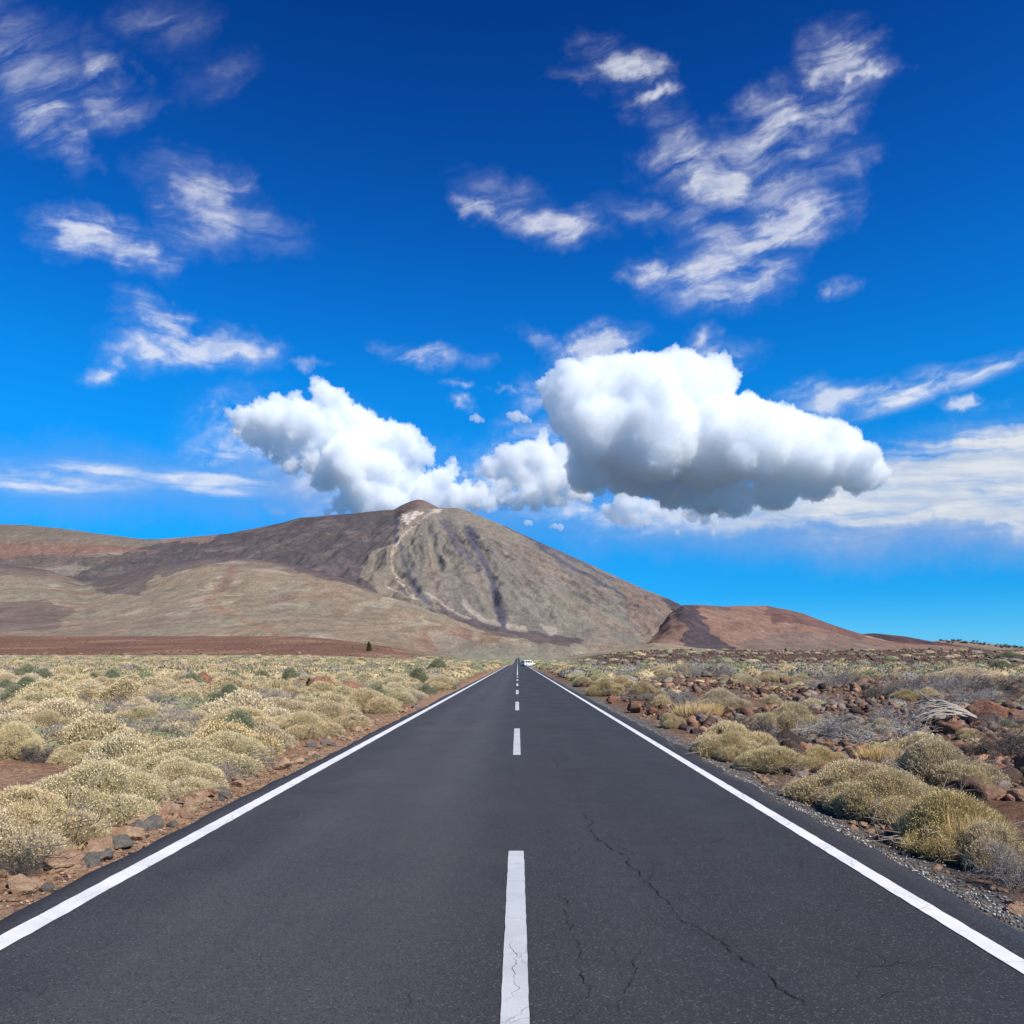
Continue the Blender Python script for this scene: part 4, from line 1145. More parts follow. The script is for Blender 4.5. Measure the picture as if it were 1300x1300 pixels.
plant(cs, straw_n[0], 913, 903, 72, 36, 'round straw shrub behind the golden grass on the right', group=GR)
plant(cs, strawg_n[2], 1006, 930, 80, 46, 'tall round straw shrub standing among dark twigs on the right', group=GR)
plant(cs, strawg_n[0], 965, 925, 40, 24, 'small greenish straw shrub between two round ones', group=GR)
plant(cs, strawg_n[1], 815, 889, 50, 30, 'upright straw shrub beside the red verge boulder', group=GR)
plant(cs, strawg_n[2], 768, 884, 42, 28, 'dark sided straw shrub at the right edge line', group=GR)
plant(cs, straw_n[2], 790, 878, 44, 24, 'straw shrub below the fallen grey branches', group=GR)
plant(cs, strawg_n[0], 740, 872, 30, 17, 'low straw shrub beside the far right edge line', group=GR)
plant(cs, strawg_n[1], 755, 868, 26, 15, 'small straw shrub beside a darker one at far right verge', group=GR)
plant(cs, straw_n[0], 836, 862, 40, 20, 'pale straw shrub crowning the red rubble', group=GR)
plant(cs, straw_n[1], 868, 862, 30, 18, 'straw shrub right of the one crowning the red rubble', group=GR)
plant(cs, straw_n[3], 946, 868, 40, 22, 'straw dome beyond the red rubble on the right', group=GR)
plant(cs, straw_n[0], 975, 866, 36, 20, 'second straw dome beyond the red rubble, touching the first', group=GR)
plant(cs, straw_n[2], 1015, 870, 40, 18, 'straw dome behind red stones, right of two touching domes', group=GR)
plant(cs, straw_n[3], 1120, 935, 40, 28, 'little straw shrub beneath the pale fallen branch', group=GR)
plant(cs, straw_n[0], 1225, 871, 110, 24, 'long golden mound rising near the right edge', group=GR)
plant(cs, gold_n[1], 1150, 858, 36, 14, 'small golden mound left of the long golden one', group=GR)
plant(cs, straw_n[2], 1286, 905, 40, 24, 'straw shrub cut by the right frame edge above the dark bush', group=GR)
plant(cs, strawg_n[2], 1150, 895, 34, 16, 'small straw shrub among the grey thicket on the right', group=GR)
plant(cs, strawg_n[0], 1228, 930, 36, 18, 'small yellow green shrub between the pale branch and the dark bush', group=GR)
DR = 'dead shrubs on the right'
plant('dead_shrub', pale_m[0], 1105, 945, 130, 34, 'wide silver heap of dead branches behind the high domed shrub', 'dead shrub', DR)
plant('dead_shrub', grey_m[0], 1060, 940, 80, 34, 'grey tangle at the left end of the silver heap of branches', 'dead shrub', DR)
plant('dead_shrub', grey_m[1], 1140, 925, 70, 30, 'grey tangle at the foot of the pale fallen branch', 'dead shrub', DR)
plant('dead_shrub', dgrey_m[0], 1280, 968, 80, 50, 'dark grey bush at the right frame edge over black rubble', 'dead shrub', DR)
plant('dead_shrub', dgrey_m[1], 955, 938, 52, 32, 'blackish twiggy bush between the neat dome and the tall round shrub', 'dead shrub', DR)
plant('dead_shrub', dgrey_m[0], 1000, 948, 46, 22, 'small dark twiggy bush before the tall round shrub', 'dead shrub', DR)
plant('dead_shrub', dgrey_m[1], 925, 945, 44, 28, 'brownish twigs right behind the neat dome', 'dead shrub', DR)
plant('dead_shrub', dgrey_m[0], 1120, 895, 42, 22, 'dark brown bush among red stones on the right', 'dead shrub', DR)
plant('dead_shrub', grey_m[2], 1165, 880, 80, 34, 'spreading grey thicket left of the long golden mound', 'dead shrub', DR)
plant('dead_shrub', grey_m[0], 1220, 880, 70, 26, 'grey twigs in front of the long golden mound', 'dead shrub', DR)
plant('dead_shrub', dgrey_m[1], 1262, 890, 56, 28, 'dusky twiggy bush at the right end of the long golden mound', 'dead shrub', DR)
plant('dead_shrub', grey_m[1], 1250, 905, 60, 26, 'pale grey spray of twigs above the dark bush at right', 'dead shrub', DR)
plant('dead_shrub', grey_m[2], 895, 862, 60, 24, 'blue grey spray of bare twigs against the lava rubble', 'dead shrub', DR)
plant('dead_shrub', grey_m[0], 1070, 872, 50, 24, 'grey bush between straw domes and the thicket', 'dead shrub', DR)
plant('dead_shrub', grey_m[1], 1285, 1130, 70, 60, 'thin grey stalks at the lower right frame edge', 'dead shrub', DR)
plant('green_shrub', green_m[0], 1270, 853, 46, 14, 'dark green shrub near the right edge before the lava rubble', 'shrub', 'green shrubs on the right plain')
plant('green_shrub', green_m[1], 1280, 846, 34, 10, 'farther green shrub at the right edge before the lava rubble', 'shrub', 'green shrubs on the right plain')
plant('green_shrub', green_m[2], 1132, 853, 22, 9, 'dark green shrub among pale grey ones on the right plain', 'shrub', 'green shrubs on the right plain')
plant('green_shrub', green_m[1], 728, 858, 32, 13, 'dark green shrub by the far right verge', 'shrub', 'green shrubs on the right plain')
plant('grass_tuft', grass_m[0], 880, 915, 66, 30, 'bright golden grass rising behind the neat straw dome', 'grass', 'golden grass tufts')
plant('grass_tuft', grass_m[1], 903, 912, 36, 24, 'smaller golden grass clump right of the brightest one', 'grass', 'golden grass tufts')
plant('grass_tuft', grass_m[0], 1115, 972, 64, 32, 'golden grass left of the high domed shrub', 'grass', 'golden grass tufts')
plant('grass_tuft', grass_m[1], 1235, 1095, 90, 70, 'golden dry grass in front of the golden shrub on the right', 'grass', 'golden grass tufts')
plant('grass_tuft', grass_m[0], 1165, 1075, 70, 46, 'thin golden grass under the left side of the golden shrub', 'grass', 'golden grass tufts')

# the plain: countless cushions; the nearest stand as plants of their own, the rest as ground cover
SOIL_PATCH = [(-60, 1100), (-60, 985), (10, 972), (80, 985), (105, 960), (170, 905), (150, 892), (95, 900), (60, 945), (-60, 1000)]
def bare_at(x, y):
    px = VPX + FOC * x / y; py = HOR + FOC * (CAMH - 0.0) / y
    return bool(inpoly(np.array([px]), np.array([py]), [(-80, 1010), (-80, 975), (90, 950), (120, 965), (90, 1000), (60, 1040), (-80, 1080)])[0]) or \
           bool(inpoly(np.array([px]), np.array([py]), [(85, 925), (90, 905), (150, 900), (155, 918), (110, 950), (80, 950)])[0])
def scatter(nmax, ymin, ymax, side, rmin, rmax, over, tries, test, clear=.35):
    res = []
    for _ in range(tries):
        if len(res) >= nmax: break
        y = math.exp(random.uniform(math.log(ymin), math.log(ymax)))
        x = side * random.uniform(4.4, .74 * y + 2)
        if (side > 0 and x < 5.0): continue
        r = random.uniform(rmin, rmax) * (1 + .004 * y)
        if abs(x) - r < 3.9: continue
        if not test(x, y): continue
        if any((x - a) ** 2 + (y - b) ** 2 < (over * (r + c)) ** 2 for a, b, c in PLACED): continue
        res.append((x, y, r)); PLACED.append((x, y, r))
    return res
for px, py, wpx in ((405, 884, 60), (440, 882, 50), (255, 877, 50), (405, 898, 60), (440, 894, 50), (255, 890, 44), (1200, 925, 90), (1200, 935, 90), (792, 874, 40), (806, 908, 30), (1262, 930, 60)):      # room for boulders and fallen branches
    bx, by, _ = at(px, py); PLACED.append((bx, by, wpx / 2 * by / FOC * 1.2))
GLP, GRP = 'cushion shrubs of the left plain', 'cushion shrubs of the right plain'
DLP, DRP = 'dead grey shrubs of the left plain', 'dead grey shrubs of the right plain'
nc = 0
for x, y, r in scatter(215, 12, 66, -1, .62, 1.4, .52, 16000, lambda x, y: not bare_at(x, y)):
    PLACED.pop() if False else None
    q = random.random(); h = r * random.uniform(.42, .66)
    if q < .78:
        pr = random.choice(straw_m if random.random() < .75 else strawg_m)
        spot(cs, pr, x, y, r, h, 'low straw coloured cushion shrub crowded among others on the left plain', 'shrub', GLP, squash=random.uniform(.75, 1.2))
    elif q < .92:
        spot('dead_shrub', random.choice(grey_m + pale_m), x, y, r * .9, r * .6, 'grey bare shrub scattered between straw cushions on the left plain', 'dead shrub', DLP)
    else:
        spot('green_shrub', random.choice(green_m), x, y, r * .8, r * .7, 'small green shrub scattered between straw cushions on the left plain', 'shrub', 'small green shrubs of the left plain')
def rtest(x, y):
    return fbm(x * .11, y * .11, 77, 3) > -.05
for x, y, r in scatter(95, 13, 66, 1, .38, .85, .70, 7000, rtest):
    q = random.random(); h = r * random.uniform(.48, .72)
    if q < .5:
        pr = random.choice(straw_m if random.random() < .5 else strawg_m)
        spot(cs, pr, x, y, r, h, 'straw coloured cushion shrub standing among red rubble on the right plain', 'shrub', GRP, squash=random.uniform(.75, 1.2))
    elif q < .86:
        spot('dead_shrub', random.choice(grey_m + dgrey_m), x, y, r, r * .7, 'grey bare shrub standing among red rubble on the right plain', 'dead shrub', DRP)
    else:
        spot('green_shrub', random.choice(green_m), x, y, r * .8, r * .65, 'small green shrub standing among red rubble on the right plain', 'shrub', 'small green shrubs of the right plain')

# farther scrub as one ground cover
def scrub_cover():
    rg = np.random.default_rng(99)
    iv, jf = ico(2); top = iv[:, 2] > -.15
    keep = np.all(top[jf], axis=1); jf2 = jf[keep]; used = np.unique(jf2); remap_ = -np.ones(len(iv), int); remap_[used] = np.arange(len(used))
    iv, jf2 = iv[used], remap_[jf2]
    N = 9000
    y = np.exp(rg.uniform(math.log(15), math.log(900), N * 3))
    u = rg.uniform(-.86, .86, N * 3); x = u * y
    ok = (np.abs(x) > 4.6 + .9)
    ok &= ~((u < -.13 + .02 * rg.normal(size=N * 3)) & (y > 500 + 40 * rg.normal(size=N * 3)))
    ok &= ~((u > .07) & (y > 128 + 14 * rg.normal(size=N * 3)) & (rg.uniform(size=N * 3) < .90 + .1 * np.clip(fbm(x * .02, y * .02, 3, 2), -1, 1)))
    ok &= ~((u > .02) & (y < 140) & (fbm(x * .07, y * .07, 77, 3) < -.15))
    ok &= ~((np.abs(u) < .16) & (y > 700) & (rg.uniform(size=N * 3) < .3))
    px_n = VPX + FOC * u; py_n = HOR + FOC * CAMH / y
    ok &= ~(inpoly(px_n, py_n, [(-80, 1010), (-80, 975), (90, 950), (120, 965), (90, 1000), (60, 1040), (-80, 1080)]) | inpoly(px_n, py_n, [(85, 925), (90, 905), (150, 900), (155, 918), (110, 950), (80, 950)]))
    ok &= ~((u > 0) & (y < 66) & (rg.uniform(size=N * 3) < .90))
    ok &= ~((u < 0) & (y < 55) & (rg.uniform(size=N * 3) < .55))
    x, y, u = x[ok][:N], y[ok][:N], u[ok][:N]; n = len(x)
    r = rg.uniform(.5, 1.05, n) * (1 + y * .0042) * np.where(y < 62, .42, 1.0); h = r * rg.uniform(.4, .62, n) * np.clip(1.05 - y * .0007, .4, 1)
    r = np.minimum(r, np.abs(x) - 3.7)
    z = gz(x, y)
    col = np.where(rg.uniform(size=(n, 1)) < .68 - .25 * sstep(150, 600, y)[:, None] - .15 * (u > .03)[:, None], [[.50, .41, .25]], [[.25, .265, .15]])
    q = rg.uniform(size=n) < np.where(u > .03, .34, .14); col[q] = [.27, .245, .215]
    col = col * (.95 + .08 * rg.normal(size=(n, 1))).clip(.7, 1.2)
    m = len(iv)
    V = iv[None] * np.stack([r, r, h], 1)[:, None]
    ph = rg.uniform(0, 100, n)[:, None]
    V = V * (1 + .20 * pn(iv[None, :, 0] * 1.9 + ph, iv[None, :, 1] * 1.9, iv[None, :, 2] * 1.9) + .14 * pn(iv[None, :, 0] * 5 + ph, iv[None, :, 1] * 5, iv[None, :, 2] * 5))[..., None]
    V = V + np.stack([x, y, z], 1)[:, None]
    F = (jf2[None] + (np.arange(n) * m)[:, None, None]).reshape(-1, 3)
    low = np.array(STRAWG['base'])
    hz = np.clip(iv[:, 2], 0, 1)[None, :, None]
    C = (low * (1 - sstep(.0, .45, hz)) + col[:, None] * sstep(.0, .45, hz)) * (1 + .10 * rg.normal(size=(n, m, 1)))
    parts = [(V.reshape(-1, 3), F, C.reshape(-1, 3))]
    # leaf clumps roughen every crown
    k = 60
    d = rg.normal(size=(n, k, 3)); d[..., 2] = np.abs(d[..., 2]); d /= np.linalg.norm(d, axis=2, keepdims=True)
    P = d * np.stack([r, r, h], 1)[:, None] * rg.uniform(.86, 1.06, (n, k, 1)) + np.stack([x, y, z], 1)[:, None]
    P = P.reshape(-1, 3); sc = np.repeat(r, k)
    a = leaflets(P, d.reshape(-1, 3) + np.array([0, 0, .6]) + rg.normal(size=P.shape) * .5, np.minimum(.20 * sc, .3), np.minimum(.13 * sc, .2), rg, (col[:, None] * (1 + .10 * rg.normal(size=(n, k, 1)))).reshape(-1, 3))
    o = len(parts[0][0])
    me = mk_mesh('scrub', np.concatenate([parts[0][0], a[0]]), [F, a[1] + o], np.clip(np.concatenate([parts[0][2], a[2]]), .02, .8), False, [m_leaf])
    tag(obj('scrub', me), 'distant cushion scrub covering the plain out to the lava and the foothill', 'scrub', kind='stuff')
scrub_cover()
# ------------------------------------------------------------------ stones and rubble
def stone_mat(name, a, b, c3, sc=6.0):
    m, nt, out = new_mat(name)
    tc = nt.n('ShaderNodeTexCoord').outputs['Object']
    oi = nt.n('ShaderNodeObjectInfo').outputs['Random']
    n = nt.noise(tc, sc * .35, 6, .65); f = nt.noise(tc, sc * 3, 5, .65)
    c = nt.mix(oi, a, b)
    c = nt.mix(nt.remap(n, .42, .66), c, c3)
    c = nt.mix(1.0, c, nt.ramp(f, [(.28, (.55, .53, .5)), (.5, (1, 1, 1)), (.75, (1.35, 1.33, 1.3))]), 'MULTIPLY')
    principled(nt, out, c, .92, .15, nt.bump(nt.math('ADD', f, n), .8, .06))
    return m
m_orange = stone_mat('rusty_lava_stone', (.50, .31, .195), (.36, .215, .14), (.54, .39, .25))
m_greyst = stone_mat('grey_lava_stone', (.19, .175, .155), (.13, .12, .11), (.26, .23, .19))
m_red = stone_mat('red_boulder', (.21, .098, .062), (.17, .08, .052), (.27, .15, .095), 4)

def rock(seed, sub=3, flat=.7, cuts=12):
    rg = np.random.default_rng(seed)
    V, F = ico(sub)
    V = V * (1 + .30 * fbm(V[:, 0] * 1.2 + seed, V[:, 1] * 1.2, V[:, 2] * 1.2, 3))[:, None]
    for _ in range(cuts):
        d = rg.normal(size=3); d /= np.linalg.norm(d); t = rg.uniform(.45, .82)
        s = V @ d; V = V - np.maximum(s - t, 0)[:, None] * d * .92
    V = V * (1 + .10 * fbm(V[:, 0] * 4 + seed, V[:, 1] * 4, V[:, 2] * 4, 4, .6))[:, None]
    V = V * np.array([1, rg.uniform(.7, 1), flat * rg.uniform(.8, 1.1)])
    return V, F
stone_o = [mk_mesh('verge_stone', *rock(200 + i, 4), None, False, [m_orange]) for i in range(6)]
stone_g = [mk_mesh('verge_stone', *rock(220 + i, 4), None, False, [m_greyst]) for i in range(3)]
bould = [mk_mesh('boulder', *rock(240 + i, 4, .8, 12), None, False, [m_red]) for i in range(3)]

def stone(me, x, y, r, label, group, name='verge_stone', sink=.35, cat='stone', zs=1.0):
    o = obj(name, me, None, (x, y, float(gz(x, y)) + r * (.7 - sink) * .6 * zs), (random.uniform(-.3, .3), random.uniform(-.3, .3), random.uniform(0, 6.28)), (r, r * random.uniform(.75, 1.1), r * zs))
    return tag(o, label, cat, group)
GS, GT = 'stones along the left verge', 'stones along the right verge'
for px, py, w_, me, lab in [
    (80, 1100, 62, stone_o[0], 'large rusty stone in the foreground of the left verge, under the nearest shrubs'),
    (130, 1078, 50, stone_o[1], 'orange slab stone second from the frame edge on the left verge'),
    (195, 1052, 42, stone_g[0], 'grey stone between orange ones at the left verge'),
    (212, 1036, 46, stone_o[2], 'big brown stone below the dark hollow of the left hedge'),
    (238, 1032, 26, stone_o[3], 'pinkish orange stone right of the big brown one'),
    (30, 1128, 40, stone_o[4], 'pale orange stone at the lower left frame edge'),
    (60, 1130, 24, stone_g[1], 'small dark grey stone at the lower left asphalt edge'),
    (258, 1018, 22, stone_o[5], 'tan stone against the asphalt beside the grey twigs')]:
    x, y, z = at(px, py); stone(me, x, y, w_ / 2 * y / FOC * 1.05, lab, GS, zs=1.0)
n = 0
while n < 170:
    y = math.exp(random.uniform(math.log(4.2), math.log(30)))
    x = ROAD_L - .12 - abs(random.gauss(0, .28)) - .02
    r = random.choice([.035, .05, .065, .08, .10, .13, .16]) * random.uniform(.8, 1.2)
    stone(random.choice(stone_o + stone_o + stone_g), x - r * .6, y, r, 'loose rusty stone lying in the strip between the left asphalt edge and the shrubs', GS, sink=.3); n += 1
for px, py, w_, me, lab in [
    (1132, 1072, 17, stone_o[0], 'orange stone standing out among the right verge stones under the golden shrub'),
    (1148, 1085, 15, stone_g[0], 'dark grey stone touching the orange one under the golden shrub'),
    (1285, 1150, 22, stone_o[1], 'rusty stone at the right frame edge beside the gravel'),
    (1262, 1130, 20, stone_o[2], 'brown stone near the right frame edge, uphill of the rusty one'),
    (1070, 1035, 16, stone_o[3], 'flat orange stone at the foot of the ragged right shrub'),
    (1190, 1105, 16, stone_o[4], 'round brown stone below the golden grass at right')]:
    x, y, z = at(px, py); stone(me, x, y, w_ / 2 * y / FOC * 1.1, lab, GT)
n = 0
while n < 150:
    y = math.exp(random.uniform(math.log(4.0), math.log(30)))
    x = ROAD_R + .40 + abs(random.gauss(0, .30)) + .02 * y * random.random()
    r = random.choice([.025, .035, .045, .05, .06, .075]) * random.uniform(.8, 1.2)
    stone(random.choice(stone_o + stone_o + stone_g), x, y, r, 'loose brown stone in the strip between the right gravel and the shrubs', GT, sink=.3); n += 1
GB = 'red boulders among the scrub'
for px, py, w_, h_, me, lab in [
    (405, 880, 44, 22, bould[0], 'broad red boulder above the left hedge, the larger of two side by side'),
    (440, 878, 34, 14, bould[1], 'lower red boulder touching the right end of the broad red one'),
    (255, 873, 32, 24, bould[2], 'pointed red boulder on the left plain beside a small green shrub'),
    (806, 905, 26, 16, bould[0], 'red boulder with a black shaded face at the right gravel shoulder'),
    (828, 908, 20, 11, bould[1], 'brown boulder right of the red one at the gravel shoulder'),
    (778, 893, 16, 11, bould[2], 'dark grey brown boulder overhanging the right edge line'),
    (1262, 925, 60, 38, bould[1], 'dark rubbly lava boulder under the pale fallen branch'),
    (1292, 925, 40, 26, bould[0], 'rust coloured lava boulder at the right frame edge'),
    (512, 885, 20, 12, bould[2], 'small orange boulder between straw mounds on the left verge')]:
    x, y, z = at(px, py); r = w_ / 2 * y / FOC
    o = obj('boulder', me, None, (x, y + r * .5, z + h_ * y / FOC * .42), (0, 0, random.uniform(0, 6)), (r * 1.1, r * .9, h_ * y / FOC * 1.0))
    tag(o, lab, 'boulder', GB)

m_rub, nt, out = new_mat('lava_rubble')
at_ = nt.n('ShaderNodeAttribute', attribute_name='Col').outputs['Color']
tc = nt.n('ShaderNodeTexCoord').outputs['Object']
f = nt.noise(tc, 3.5, 6, .65)
principled(nt, out, nt.mix(1.0, at_, nt.ramp(f, [(.3, (.55, .55, .55)), (.5, (1, 1, 1)), (.7, (1.4, 1.36, 1.3))]), 'MULTIPLY'), .95, .1, nt.bump(f, .8, .15))
def rubble(name, label, x, y, r, pal, sub=1, zoff=.15, flat=.75, seed=1, mat=None, up=None, jag=0.0):
    rg = np.random.default_rng(seed)
    n = len(x); protos = [rock(300 + seed * 10 + i, sub, 1.0, 6) for i in range(12)]
    if jag: protos = [(v * (1 + jag * np.random.default_rng(i).normal(size=(len(v), 1))).clip(.45, 1.7), f) for i, (v, f) in enumerate(protos)]
    F0 = protos[0][1]; m = len(protos[0][0])
    P = np.stack([p[0] for p in protos])[rg.integers(0, 12, n)]
    P = np.einsum('nij,nkj->nki', rotmats(n), P)
    sc = np.stack([r * rg.uniform(.8, 1.3, n), r * rg.uniform(.8, 1.3, n), r * flat * rg.uniform(.7, 1.2, n)], 1)
    V = P * sc[:, None] + np.stack([x, y, gz(x, y) + r * zoff + (up if up is not None else 0)], 1)[:, None]
    pal = np.array(pal); t = rg.integers(0, len(pal), n)
    C = pal[t] * (1 + .2 * rg.normal(size=(n, 1))).clip(.5, 1.5)
    F = (F0[None] + (np.arange(n) * m)[:, None, None]).reshape(-1, 3)
    me = mk_mesh(name, V.reshape(-1, 3), F, np.repeat(C, m, 0), False, [mat or m_rub])
    return tag(obj(name, me), label, name.replace('_', ' '), kind='stuff')
REDS = [(.22, .125, .08), (.17, .09, .058), (.30, .185, .12), (.09, .057, .045), (.07, .048, .04), (.15, .11, .085), (.2, .16, .135)]
rg = np.random.default_rng(41)
N = 46000
y = np.exp(rg.uniform(math.log(9), math.log(135), N)); x = rg.uniform(0, 1, N) * (.80 * y) + 4.3
k = (fbm(x * .11, y * .11, 77, 3) < .22) & (x < .82 * y + 3)
x, y = x[k], y[k]
near = np.ones(len(x), bool)
r = rg.gamma(1.4, .040, len(x)).clip(.02, .30) * (1 + y * .006)
nr = y < 24
rubble('red_rubble', 'broken rusty lava stones among the nearest shrubs on the right', x[nr], y[nr], r[nr], REDS, 2, .12, .9, 6, jag=.12)
x, y, r = x[~nr], y[~nr], r[~nr]
rubble('red_rubble', 'rusty lava rubble lying between the shrubs on the right plain', x, y, r, REDS, 1, .12, .95, 1, jag=.3)
N = 26000
y = np.exp(rg.uniform(math.log(118), math.log(480), N)); u = rg.uniform(.055, .95, N); x = u * y
k = (u > .06 + .03 * rg.normal(size=N) + .03 * (y < 200)); x, y = x[k], y[k]
r = rg.gamma(1.1, .15, len(x)).clip(.07, 1.6) * (.45 + y * .0024)
rubble('lava_field', 'broken brown lava blocks of the field before the hills at right', x, y, r, [(.145, .09, .066), (.18, .115, .083), (.22, .15, .11), (.09, .06, .05), (.17, .15, .10), (.20, .17, .12), (.15, .15, .10)], 1, .2, .9, 2, jag=.28)
N = 5200
y = rg.uniform(470, 1300, N); u = rg.uniform(-.95, -.08, N); x = u * y
r = rg.gamma(2.0, .35, N).clip(.2, 1.8)
rubble('lava_flow', 'low red brown lava stones covering the band before the left foothill', x, y, r, [(.145, .08, .054), (.165, .095, .065), (.12, .066, .045), (.19, .12, .085)], 1, .05, .7, 3, jag=.2)
N = 5200
y = np.exp(rg.uniform(math.log(3.2), math.log(34), N)); x = ROAD_R + .02 + rg.gamma(2.2, .13, N)
rubble('gravel', 'grey gravel chips spilled on the right shoulder', x, y, rg.uniform(.006, .017, N), [(.28, .27, .26), (.16, .155, .15), (.40, .39, .37), (.10, .10, .10), (.2, .15, .11)], 1, .5, .7, 4, None, np.where(x < ROAD_R + .1, .035, .0))
N = 3000
y = np.exp(rg.uniform(math.log(3.2), math.log(30), N)); x = ROAD_L - .02 - rg.gamma(1.6, .30, N)
rubble('gravel', 'rusty gravel scattered on the soil of the left verge', x, y, rg.uniform(.008, .024, N), [(.30, .17, .10), (.24, .13, .08), (.34, .24, .16), (.15, .13, .12)], 1, .4, .7, 5)

# ------------------------------------------------------------------ fallen branches
m_wood, nt, out = new_mat('bleached_wood')
tc = nt.n('ShaderNodeTexCoord').outputs['Object']
n = nt.noise(nt.mapping(tc, sc=(12, 3, 12)), 4, 6, .6)
principled(nt, out, nt.ramp(n, [(.3, (.17, .145, .12)), (.55, (.36, .32, .27)), (.75, (.47, .43, .37))]), .85, .15, nt.bump(n, .5, .01))
def branches(px, py, wpx, hpx, seed, label, nst=11, thick=.022):
    x, y, z = at(px, py); W = wpx * y / FOC; H = hpx * y / FOC
    rg = np.random.default_rng(seed)
    parts = []
    for i in range(nst):
        f = i / (nst - 1)
        t = np.linspace(0, 1, 16)
        reach = W * rg.uniform(.72, 1.0); top = H * (.35 + .75 * f) * rg.uniform(.85, 1.1)
        X_ = W * .5 - reach * t ** .9
        Z_ = .04 + H * .28 * (1 - t) + top * np.sin(t * math.pi * rg.uniform(.62, .82)) * .85
        Y_ = (f - .5) * W * .5 * t + .05 * fbm(t * 3, seed + i, 0, 2)
        Z_ = np.maximum(Z_ + .04 * fbm(t * 4, i * 3.1, 2, 2), .01)
        pts = np.stack([X_, Y_, Z_], 1)
        parts.append(poly_tube(pts, thick * (1.05 - .75 * t) * rg.uniform(.8, 1.2), 6))
        for j in range(3):                              # side twigs
            k = rg.integers(5, 13); p = pts[k]; d = pts[k] - pts[k - 1]; d /= np.linalg.norm(d)
            d = d + rg.normal(size=3) * .5; s = np.linspace(0, 1, 6)[:, None]
            q = p + d * s * W * rg.uniform(.15, .3) + np.array([0, 0, -.06]) * s ** 2
            q[:, 2] = np.maximum(q[:, 2], .01)
            parts.append(poly_tube(q, thick * .4 * (1.05 - s[:, 0]), 5))
    V, F = join(parts)
    o = obj('fallen_branch', mk_mesh('fallen_branch', V, F, None, True, [m_wood]), None, (x, y + .1, z))
    return tag(o, label, 'branch', 'bleached fallen branches')
branches(1200, 922, 84, 32, 5, 'bleached fallen branch with arching limbs beside the dark lava boulder', 12, .026)
branches(792, 872, 32, 16, 6, 'pale heap of fallen branches above the right edge line', 9, .032)

# ------------------------------------------------------------------ lone pine and the trees on the far hill
m_bark, nt, out = new_mat('pine_bark')
principled(nt, out, (.10, .07, .05), .95, .1)
m_needle = plant_mat('pine_needles', trans=.1)
def pine(seed, h, w_):
    rg = np.random.default_rng(seed)
    t = np.linspace(0, 1, 10)
    V, F = poly_tube(np.stack([.03 * h * np.sin(t * 3), .01 * h * t, t * h], 1), .022 * h * (1.1 - t), 7)
    segs = []; P = []
    for i in range(46):
        f = rg.uniform(.16, .97); a = rg.uniform(0, 6.28)
        ln = w_ * .5 * (1.08 - f) ** .6 * rg.uniform(.55, 1.15)
        p0 = np.array([.03 * h * math.sin(f * 3), 0, f * h]); p1 = p0 + np.array([math.cos(a) * ln, math.sin(a) * ln, ln * rg.uniform(-.1, .45)])
        segs.append((p0, p1, .012 * h * (1.1 - f), .004 * h))
        for _ in range(9):
            P.append(p0 + (p1 - p0) * rg.uniform(.35, 1.08) + rg.normal(size=3) * ln * .16)
    V2, F2 = tubes(segs, 4)
    P = np.array(P); P = np.repeat(P, 7, 0) + rg.normal(size=(len(P) * 7, 3)) * .022 * h
    n = len(P)
    L = leaflets(P, rg.normal(size=(n, 3)) + np.array([0, 0, .5]), .06 * h, .022 * h, rg, vcol(rg, n, (.03, .04, .016), (.075, .085, .035), rg.uniform(0, 1, n)))
    return mk_mesh('trunk', *join([(V, F), (V2, F2)]), None, True, [m_bark]), mk_mesh('crown', L[0], L[1], L[2], False, [m_needle])
y = 800.0; x = u_of(468) * y
e = obj('pine_tree', None, None, (x, y, float(gz(x, y)) - .2))
tr, crn = pine(3, 11.2, 6.6); obj('trunk', tr, e); obj('crown', crn, e)
tag(e, 'lone dark pine standing before the red brown lava band', 'tree')
rg = np.random.default_rng(8)
Vs, Fs, Cs, o_ = [], [], [], 0
ph = bpy.data.objects['pale_hill'].data
hv = np.empty(len(ph.vertices) * 3, np.float32); ph.vertices.foreach_get('co', hv); hv = hv.reshape(-1, 3)
hu = hv[:, 0] / hv[:, 1]
sel = np.where((hu > u_of(1188)) & (hu < u_of(1420)) & (hv[:, 1] > 5600) & (hv[:, 1] < 6350))[0]
for i in rg.choice(sel, 150):
    b = hv[i]; n = 60; hh_ = rg.uniform(8, 20)
    P = b + rg.normal(size=(n, 3)) * np.array([5, 5, hh_ * .22]) + np.array([0, 0, hh_ * .45])
    L = leaflets(P, rg.normal(size=(n, 3)) + np.array([0, 0, .6]), 5, 3, rg, vcol(rg, n, (.03, .04, .025), (.06, .07, .04), rg.uniform(0, 1, n)))
    Vs.append(L[0]); Fs.append(L[1] + o_); Cs.append(L[2]); o_ += len(L[0])
tag(obj('treeline', mk_mesh('treeline', np.concatenate(Vs), np.concatenate(Fs), np.concatenate(Cs), False, [m_needle])), 'dark line of far trees along the crest of the pale hill', 'trees', kind='stuff')

